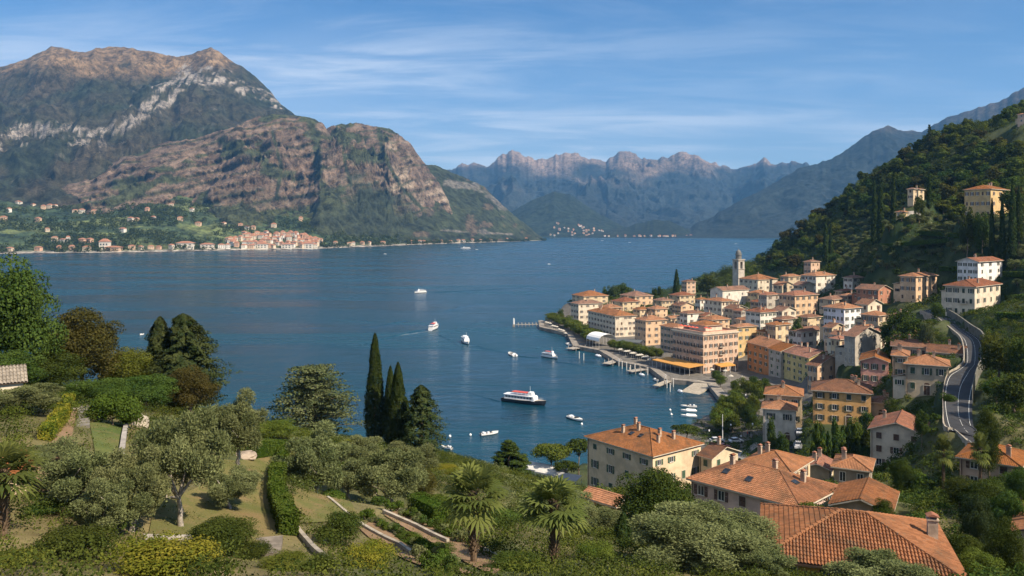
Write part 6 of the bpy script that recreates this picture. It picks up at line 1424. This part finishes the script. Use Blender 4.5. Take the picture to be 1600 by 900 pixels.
boat('ferry', 'white passenger boat ahead of the wake, seen from the bow', (WX(724, 462), 462), (WX(731, 446), 447), 'passenger boats')
boat('ferry', 'white passenger boat close to the promenade quay', wp(847, 557), wp(871, 561), 'passenger boats', 'red')
boat('ferry', 'white passenger boat farthest out in the open bay', wp(666, 457), wp(648, 458), 'passenger boats')
boat('ferry', 'big white ferry far out off the green headland', wp(735, 388.5), wp(720, 388.6), 'passenger boats')
boat('open', 'white motorboat moored beside a buoy off the garden shore', wp(751, 681), wp(778, 677)); boat('open', 'open motorboat with dark hull right of the largest passenger boat', wp(888, 652), wp(910, 659)); boat('open', 'small motorboat heading for the promenade', wp(805, 557), wp(796, 552))
for j, (y, k) in enumerate(((637, 'open'), (644, 'cover'), (652, 'cover'))): boat(k, ('upper', 'middle', 'lower')[j] + ' of the three white boats moored off the harbour beach', wp(1089, y), wp(1064, y - 1), 'boats moored off the harbour beach')
for j, (px, py) in enumerate(((958, 566), (1000, 586), (1022, 594), (932, 556), (886, 538), (1060, 612))): boat('cover' if j % 2 else 'open', 'small boat moored against the village quay', wp(px, py), wp(px + 7, py + 3), 'boats moored along the quay')
boat('open', 'white boat half hidden by the ragged conifer', wp(706, 703), wp(690, 700)); boat('open', 'tiny white boat far left on the open lake', wp(218, 524), wp(225, 523))
for px, py in ((602, 397), (858, 413), (984, 379), (941, 376), (1150, 381), (745, 390)): boat('cover', 'speck of a white boat far out on the lake', wp(px - 2.2, py), wp(px + 2.2, py), 'far boats')
for px, py, lb in ((735, 680, 'white buoy beside the moored motorboat'), (1047, 641, 'upper white buoy off the harbour beach'), (1049, 648, 'lower white buoy off the harbour beach'), (909, 663, 'white buoy at the bow of the open motorboat'), (703, 682, 'small white buoy off the ragged conifer')):
    p = wp(px, py); q = MB(); q.lathe([(.02, -.3), (.34, -.15), (.42, .12), (.3, .38), (.08, .5), (.08, .62), (.01, .64)], 10); tag(q.obj('buoy', BW, None, (*p, 0), smooth=True), lb, 'buoy')
# wake of the boat under way
def foam_sheet(name, A, B):
    fm, t, b = new_mat('wake_foam'); co = N(t, 'ShaderNodeTexCoord').outputs['Object']; b.inputs['Base Color'].default_value = (.7, .74, .76, 1)
    tr = N(t, 'ShaderNodeBsdfTransparent'); mx = N(t, 'ShaderNodeMixShader'); t.links.new(RMP(t, NOI(t, co, .7, 5, .7), .48, .7), mx.inputs[0]); t.links.new(tr.outputs[0], mx.inputs[1]); t.links.new(b.outputs[0], mx.inputs[2]); t.links.new(mx.outputs[0], t.nodes['Material Output'].inputs[0])
    m = MB()
    for (a, b_), (c, d) in zip(zip(A, B), list(zip(A, B))[1:]): m.face([(*a, .05), (*b_, .05), (*d, .05), (*c, .05)])
    tag(m.obj(name, fm), kind='stuff')
s_ = Vector((WX(673, 509), 506)); dr_ = Vector((-.62, -.78)); nn_ = Vector((.78, -.62))
foam_sheet('wake', [tuple(s_ + dr_ * k + nn_ * (.8 + .05 * k)) for k in range(0, 30, 3)], [tuple(s_ + dr_ * k - nn_ * (.8 + .05 * k)) for k in range(0, 30, 3)])
# bow waves: low ridges of water trailing from the boats
def bow_wave(pts, wd, h):
    P = smooth_line([Vector((*wp(*p), 0)) for p in pts]); m = MB(); n_ = len(P) - 1; prev = None
    for i, p in enumerate(P):
        d = (P[min(i + 1, n_)] - P[max(i - 1, 0)]).normalized(); q = Vector((-d.y, d.x, 0)); f = i / n_; k = h * min(1, f * 6) * (1 - f) ** .6 + .01
        row = [p + q * wd * u + Vector((0, 0, .012 + k * z)) for u, z in ((-1, 0), (-.5, .3), (-.15, .95), (.1, 1), (.45, .35), (1, 0))]
        if prev:
            for a in range(5): m.face([prev[a], row[a], row[a + 1], prev[a + 1]][::-1])
        prev = row
    tag(m.obj('bow_wave', bpy.data.materials['lake_water'], smooth=True), kind='stuff')
for pts, wd, h in (([(668, 514), (630, 522), (590, 532), (545, 545)], 1.6, .55), ([(682, 522), (705, 532), (722, 545)], 1.5, .5), ([(734, 536), (760, 545), (800, 552)], 1.4, .45), ([(806, 556), (830, 559), (846, 559)], 1.2, .4),
                   ([(668, 458), (720, 455), (780, 452), (850, 447)], 3.0, .7), ([(690, 488), (730, 478), (790, 470)], 3.0, .6), ([(640, 500), (600, 508), (560, 512)], 2.2, .5), ([(786, 629), (760, 622), (730, 612)], 1.2, .35), ([(865, 565), (900, 570), (930, 580)], 1.0, .3)): bow_wave(pts, wd, h)
# ------------------------------------------------------------------ far houses
FHM = {}
def far_house(label, cat, p, w_, d_, h, rz, wall, group, name='house', roofc=0):
    key = (wall, roofc)
    if key not in FHM:
        m = MB(); m.box(-.5, .5, -.5, .5, -.6, 1, 0); m.face([(-.58, -.58, .98), (.58, -.58, .98), (.2, 0, 1.34), (-.2, 0, 1.34)], 1); m.face([(.58, -.58, .98), (.58, .58, .98), (.2, 0, 1.34)], 1); m.face([(.58, .58, .98), (-.58, .58, .98), (-.2, 0, 1.34), (.2, 0, 1.34)], 1); m.face([(-.58, .58, .98), (-.58, -.58, .98), (-.2, 0, 1.34)], 1); m.face([(-.58, -.58, .98), (-.58, .58, .98), (.58, .58, .98), (.58, -.58, .98)], 1)
        for x in (-.3, 0, .3):
            for z in (.25, .65): m.box(x - .07, x + .07, -.512, -.501, z - .1, z + .1, 2)
        FHM[key] = m.mesh('far_house', [plain('far_plaster', wall, .9, .1), plain('far_roof', ((.36, .17, .10), (.30, .20, .15))[roofc], .9, .2, 1), GLASS])
    return tag(link(name, FHM[key], None, p, rz, (w_, d_, h)), label, cat, group)
def on_slope(nm, px, py):
    X, Y, Z = MOUNT[nm]; d = (800 + F * X / Y - px) ** 2 + (HZ - F * (Z - CZ) / Y - py) ** 2 + Y * 1e-4; i, j = np.unravel_index(np.argmin(d), d.shape); return Vector((X[i, j], Y[i, j], Z[i, j]))
FW = [(.62, .50, .36), (.64, .58, .48), (.60, .42, .28), (.58, .36, .24), (.68, .64, .56)]
rs = np.random.default_rng(77)
def near_shore(px, py):
    return on_slope('lakeside_slope', px, py)
tn = 0
for k in range(400):
    if tn >= 115: break
    px = rs.uniform(352, 500); top = np.interp(px, [352, 380, 410, 450, 500], [378, 362, 364, 366, 376]); py = rs.uniform(top, 388)
    p = near_shore(px, py); tn += 1
    far_house('tiny house with a red roof in the dense town on the far shore', 'house', p, rs.uniform(10, 17), rs.uniform(9, 13), rs.uniform(8, 13), rs.uniform(-.5, .5), FW[rs.integers(0, 5)], 'houses of the far shore town')
for px, lb, hh, ww in ((440, 'left church tower of the far shore town', 27, 5), (462, 'right church tower of the far shore town', 32, 6)):
    p = near_shore(px, 382); far_house(lb, 'church tower', p, ww, ww, hh, .2, FW[1], None, 'church_tower')
p = near_shore(164, 390)
far_house('large pale villa with a tall roof standing at the far shore', 'villa', p, 24, 18, 22, .1, FW[1], None, 'villa'); far_house('long low wing at the foot of the large pale far shore villa', 'house', p + Vector((26, -6, -4)), 40, 14, 11, .05, FW[2], None)
for px, w_, h, lb in ((290, 46, 15, 'long pale palace left of the far shore town'), (325, 36, 12, 'lower long palace right of the long pale palace'), (480, 34, 15, 'cream block at the right end of the far shore town'), (410, 30, 13, 'white hotel block at the water of the far shore town'), (448, 30, 13, 'pale hotel block between the far shore church towers')):
    far_house(lb, 'palace', near_shore(px, 388), w_, 14, h, .08, FW[1], None, 'palace')
SH_ = 'pale house strung along the far shore'
for px in (18, 62, 92, 112, 138, 205, 222, 236, 250, 268, 345, 524, 546, 553, 566, 575, 600, 640, 655, 662, 690, 705, 715, 724, 738, 750, 765, 790, 822, 838):
    p = near_shore(px + rs.uniform(-2, 2), np.interp(px, [0, 400, 600, 850], [392, 387, 381, 374.5])); far_house(SH_, 'house', p, rs.uniform(9, 20), 10, rs.uniform(6, 11), rs.uniform(-.4, .4), FW[rs.integers(0, 5)], 'houses along the far shore')
for px, py in ((15, 331), (28, 318), (30, 317), (52, 323), (68, 326), (78, 325), (86, 324), (132, 322), (118, 332), (128, 333), (146, 334), (75, 362), (85, 376), (98, 378), (106, 377), (128, 380), (140, 378), (192, 362), (215, 345), (205, 346), (240, 344), (230, 330), (268, 322), (281, 344), (300, 330), (310, 352), (350, 352), (376, 353), (385, 357), (395, 358), (428, 355), (510, 362), (520, 360), (544, 355), (470, 345), (420, 335), (360, 325), (180, 318), (5, 345), (60, 346)):
    far_house('pale house scattered on the green slope above the far shore', 'house', near_shore(px, py), rs.uniform(10, 17), 11, rs.uniform(7, 11), rs.uniform(-.5, .5), FW[rs.integers(0, 5)], 'houses on the slope above the far shore')
for k in range(34):
    px = rs.uniform(852, 945); py = rs.uniform(np.interp(px, [852, 880, 945], [360, 342, 362]), 369); far_house('minute pale house of the village at the head of the lake', 'house', on_slope('village_hill', px, py), rs.uniform(9, 16), 10, rs.uniform(6, 10), rs.uniform(-.5, .5), FW[rs.integers(0, 5)], 'houses of the village at the head of the lake')
for k in range(22):
    px = rs.uniform(940, 1090); far_house('minute pale house under the low wooded promontory', 'house', on_slope('low_promontory', px, 369.5), rs.uniform(9, 15), 10, rs.uniform(6, 10), rs.uniform(-.5, .5), FW[rs.integers(0, 5)], 'houses under the low promontory')
# ------------------------------------------------------------------ street things
def car(label, x, y, rz, col, grp='cars parked in the village'):
    root = thing('parked_car', label, 'car', (x, y, gz(x, y) + .12), rz, grp); pm = plain('car_paint', col, .3, .05, 1, spec=.5); m = MB()
    pr = [(-2.05, .35), (-2.1, .75), (-1.95, .95), (-1.0, 1.0), (.85, .98), (1.9, .80), (2.1, .6), (2.1, .32)]
    m.face([(a, -.85, z) for a, z in pr]); m.face([(a, .85, z) for a, z in reversed(pr)])
    for (a, z), (b, w_) in zip(pr, pr[1:] + pr[:1]): m.face([(a, -.85, z), (a, .85, z), (b, .85, w_), (b, -.85, w_)])
    m.obj('body', pm, root)
    m = MB(); m.hexa([(-1.7, -.78, .98), (.95, -.78, .98), (.95, .78, .98), (-1.7, .78, .98), (-1.2, -.62, 1.43), (.25, -.62, 1.43), (.25, .62, 1.43), (-1.2, .62, 1.43)]); cb_ = m.obj('cabin', BGL, root); m = MB(); m.box(-1.22, .27, -.64, .64, 1.435, 1.475); m.obj('roof', pm, cb_)
    for x_ in (-1.3, 1.32):
        for s in (-1, 1): q = MB(); q.tube([(0, -.1, 0), (0, .1, 0)], .32, 12); q.obj('wheel', plain('tyre', (.02, .02, .02)), root, (x_, s * .8, .32))
    for s in (-1, 1): q = MB(); q.box(-.03, .03, -.15, .15, -.07, .07); q.obj('headlight', WHITE, root, (2.09, s * .58, .66))
CC = [(.70, .70, .70), (.62, .62, .64), (.04, .045, .05), (.20, .22, .26), (.72, .72, .71), (.30, .05, .04)]
for j, (px, py, rz, lb) in enumerate(((1246, 712, 75, 'white car parked at the lower end of the street'), (1247, 703, 75, 'silver car parked second in the street row'), (1248, 694, 75, 'dark car parked third in the street row'), (1238, 676, 80, 'grey car parked by the car park corner house'), (1249, 686, 75, 'white car farthest up the street row'), (1130, 702, 10, 'red car on the square'), (1150, 695, 15, 'white car on the square beside the clipped trees'), (1120, 696, 10, 'light car on the square near the flag pole'))):
    g = hit(px, py)
    if g: car(lb, g.x, g.y, D2R(rz), ((.70, .70, .70), (.5, .5, .52), (.04, .045, .05), (.20, .22, .26), (.72, .72, .71), (.30, .05, .04), (.7, .7, .69), (.6, .6, .6))[j])
def lamp(label, px, py, grp):
    g = hit(px, py); root = thing('street_lamp', label, 'street lamp', g, random.uniform(0, 6), grp); q = MB(); q.lathe([(.14, 0), (.12, .5), (.05, .7), (.04, 4.2)], 7); q.obj('pole', METAL, root); q = MB(); q.lathe([(.04, 4.2), (.16, 4.3), (.22, 4.65), (.26, 4.68), (.05, 4.85)], 7); q.obj('lamp_head', WHITE, root)
for px, py in ((1165, 640), (1160, 655), (1176, 690), (1108, 698), (1142, 690)): lamp('white headed street lamp on the harbour square', px, py, 'street lamps of the harbour square')
g = hit(1129, 690); root = thing('flagpole', 'tall white flagpole at the edge of the harbour square', 'flagpole', g); q = MB(); q.lathe([(.14, 0), (.11, 3), (.06, 7.4), (.1, 7.45), (.02, 7.6)], 8); q.obj('pole', WHITE, root)
def body_mesh(seed):
    J = {'pel': (0, 0, .95), 'che': (0, .01, 1.3), 'nec': (0, 0, 1.48), 'hed': (0, -.02, 1.64), 'top': (0, -.01, 1.74), 'ls': (-.19, 0, 1.42), 'le': (-.25, .02, 1.13), 'lw': (-.24, -.08, .88), 'rs': (.19, 0, 1.42), 're': (.25, .03, 1.13), 'rw': (.25, -.06, .87), 'lh': (-.1, 0, .9), 'lk': (-.11, -.05, .5), 'la': (-.11, .05, .08), 'lt': (-.12, -.12, .03), 'rh': (.1, 0, .9), 'rk': (.11, .02, .5), 'ra': (.11, .1, .08), 'rt': (.12, -.07, .03)}
    E = [('pel', 'che'), ('che', 'nec'), ('nec', 'hed'), ('hed', 'top'), ('che', 'ls'), ('ls', 'le'), ('le', 'lw'), ('che', 'rs'), ('rs', 're'), ('re', 'rw'), ('pel', 'lh'), ('lh', 'lk'), ('lk', 'la'), ('la', 'lt'), ('pel', 'rh'), ('rh', 'rk'), ('rk', 'ra'), ('ra', 'rt')]
    rad = dict(pel=.14, che=.15, nec=.055, hed=.1, top=.07, ls=.07, le=.045, lw=.035, rs=.07, re=.045, rw=.035, lh=.09, lk=.06, la=.045, lt=.04, rh=.09, rk=.06, ra=.045, rt=.04)
    ks = list(J); me = bpy.data.meshes.new('person'); me.from_pydata([J[k] for k in ks], [(ks.index(a), ks.index(b)) for a, b in E], []); o = bpy.data.objects.new('tmp_person', me); COL.objects.link(o)
    md = o.modifiers.new('skin', 'SKIN')
    for k, sv in zip(ks, me.skin_vertices[0].data): sv.radius = (rad[k], rad[k]); sv.use_root = k == 'pel'
    s2 = o.modifiers.new('sub', 'SUBSURF'); s2.levels = 1; s2.render_levels = 1
    dg = bpy.context.evaluated_depsgraph_get(); r = bpy.data.meshes.new_from_object(o.evaluated_get(dg)); bpy.data.objects.remove(o); return r
BM_ = body_mesh(0)
def person(label, px, py, rz, top_c, leg_c):
    g = hit(px, py); me = BM_.copy(); me.materials.clear()
    for c in (plain('skin', (.45, .27, .19)), plain('cloth', top_c), plain('trousers', leg_c), plain('hair', (.05, .035, .025))): me.materials.append(c)
    for p in me.polygons:
        z = p.center.z; p.material_index = 3 if z > 1.68 or (z > 1.58 and p.center.y > .02) else 0 if z > 1.47 or (z < .95 and abs(p.center.x) > .2) else 1 if z > .95 else 2
    tag(link('person', me, None, (g.x, g.y, gz(g.x, g.y) + .1), rz), label, 'person')
person('person in a red top standing on the harbour square', 1168, 684, 1.2, (.45, .06, .05), (.05, .06, .10)); person('person in a white shirt walking on the harbour square', 1158, 690, 2.2, (.62, .62, .6), (.08, .08, .09)); person('person in dark clothes beside the person in red', 1171, 686, .3, (.04, .05, .08), (.05, .05, .06))
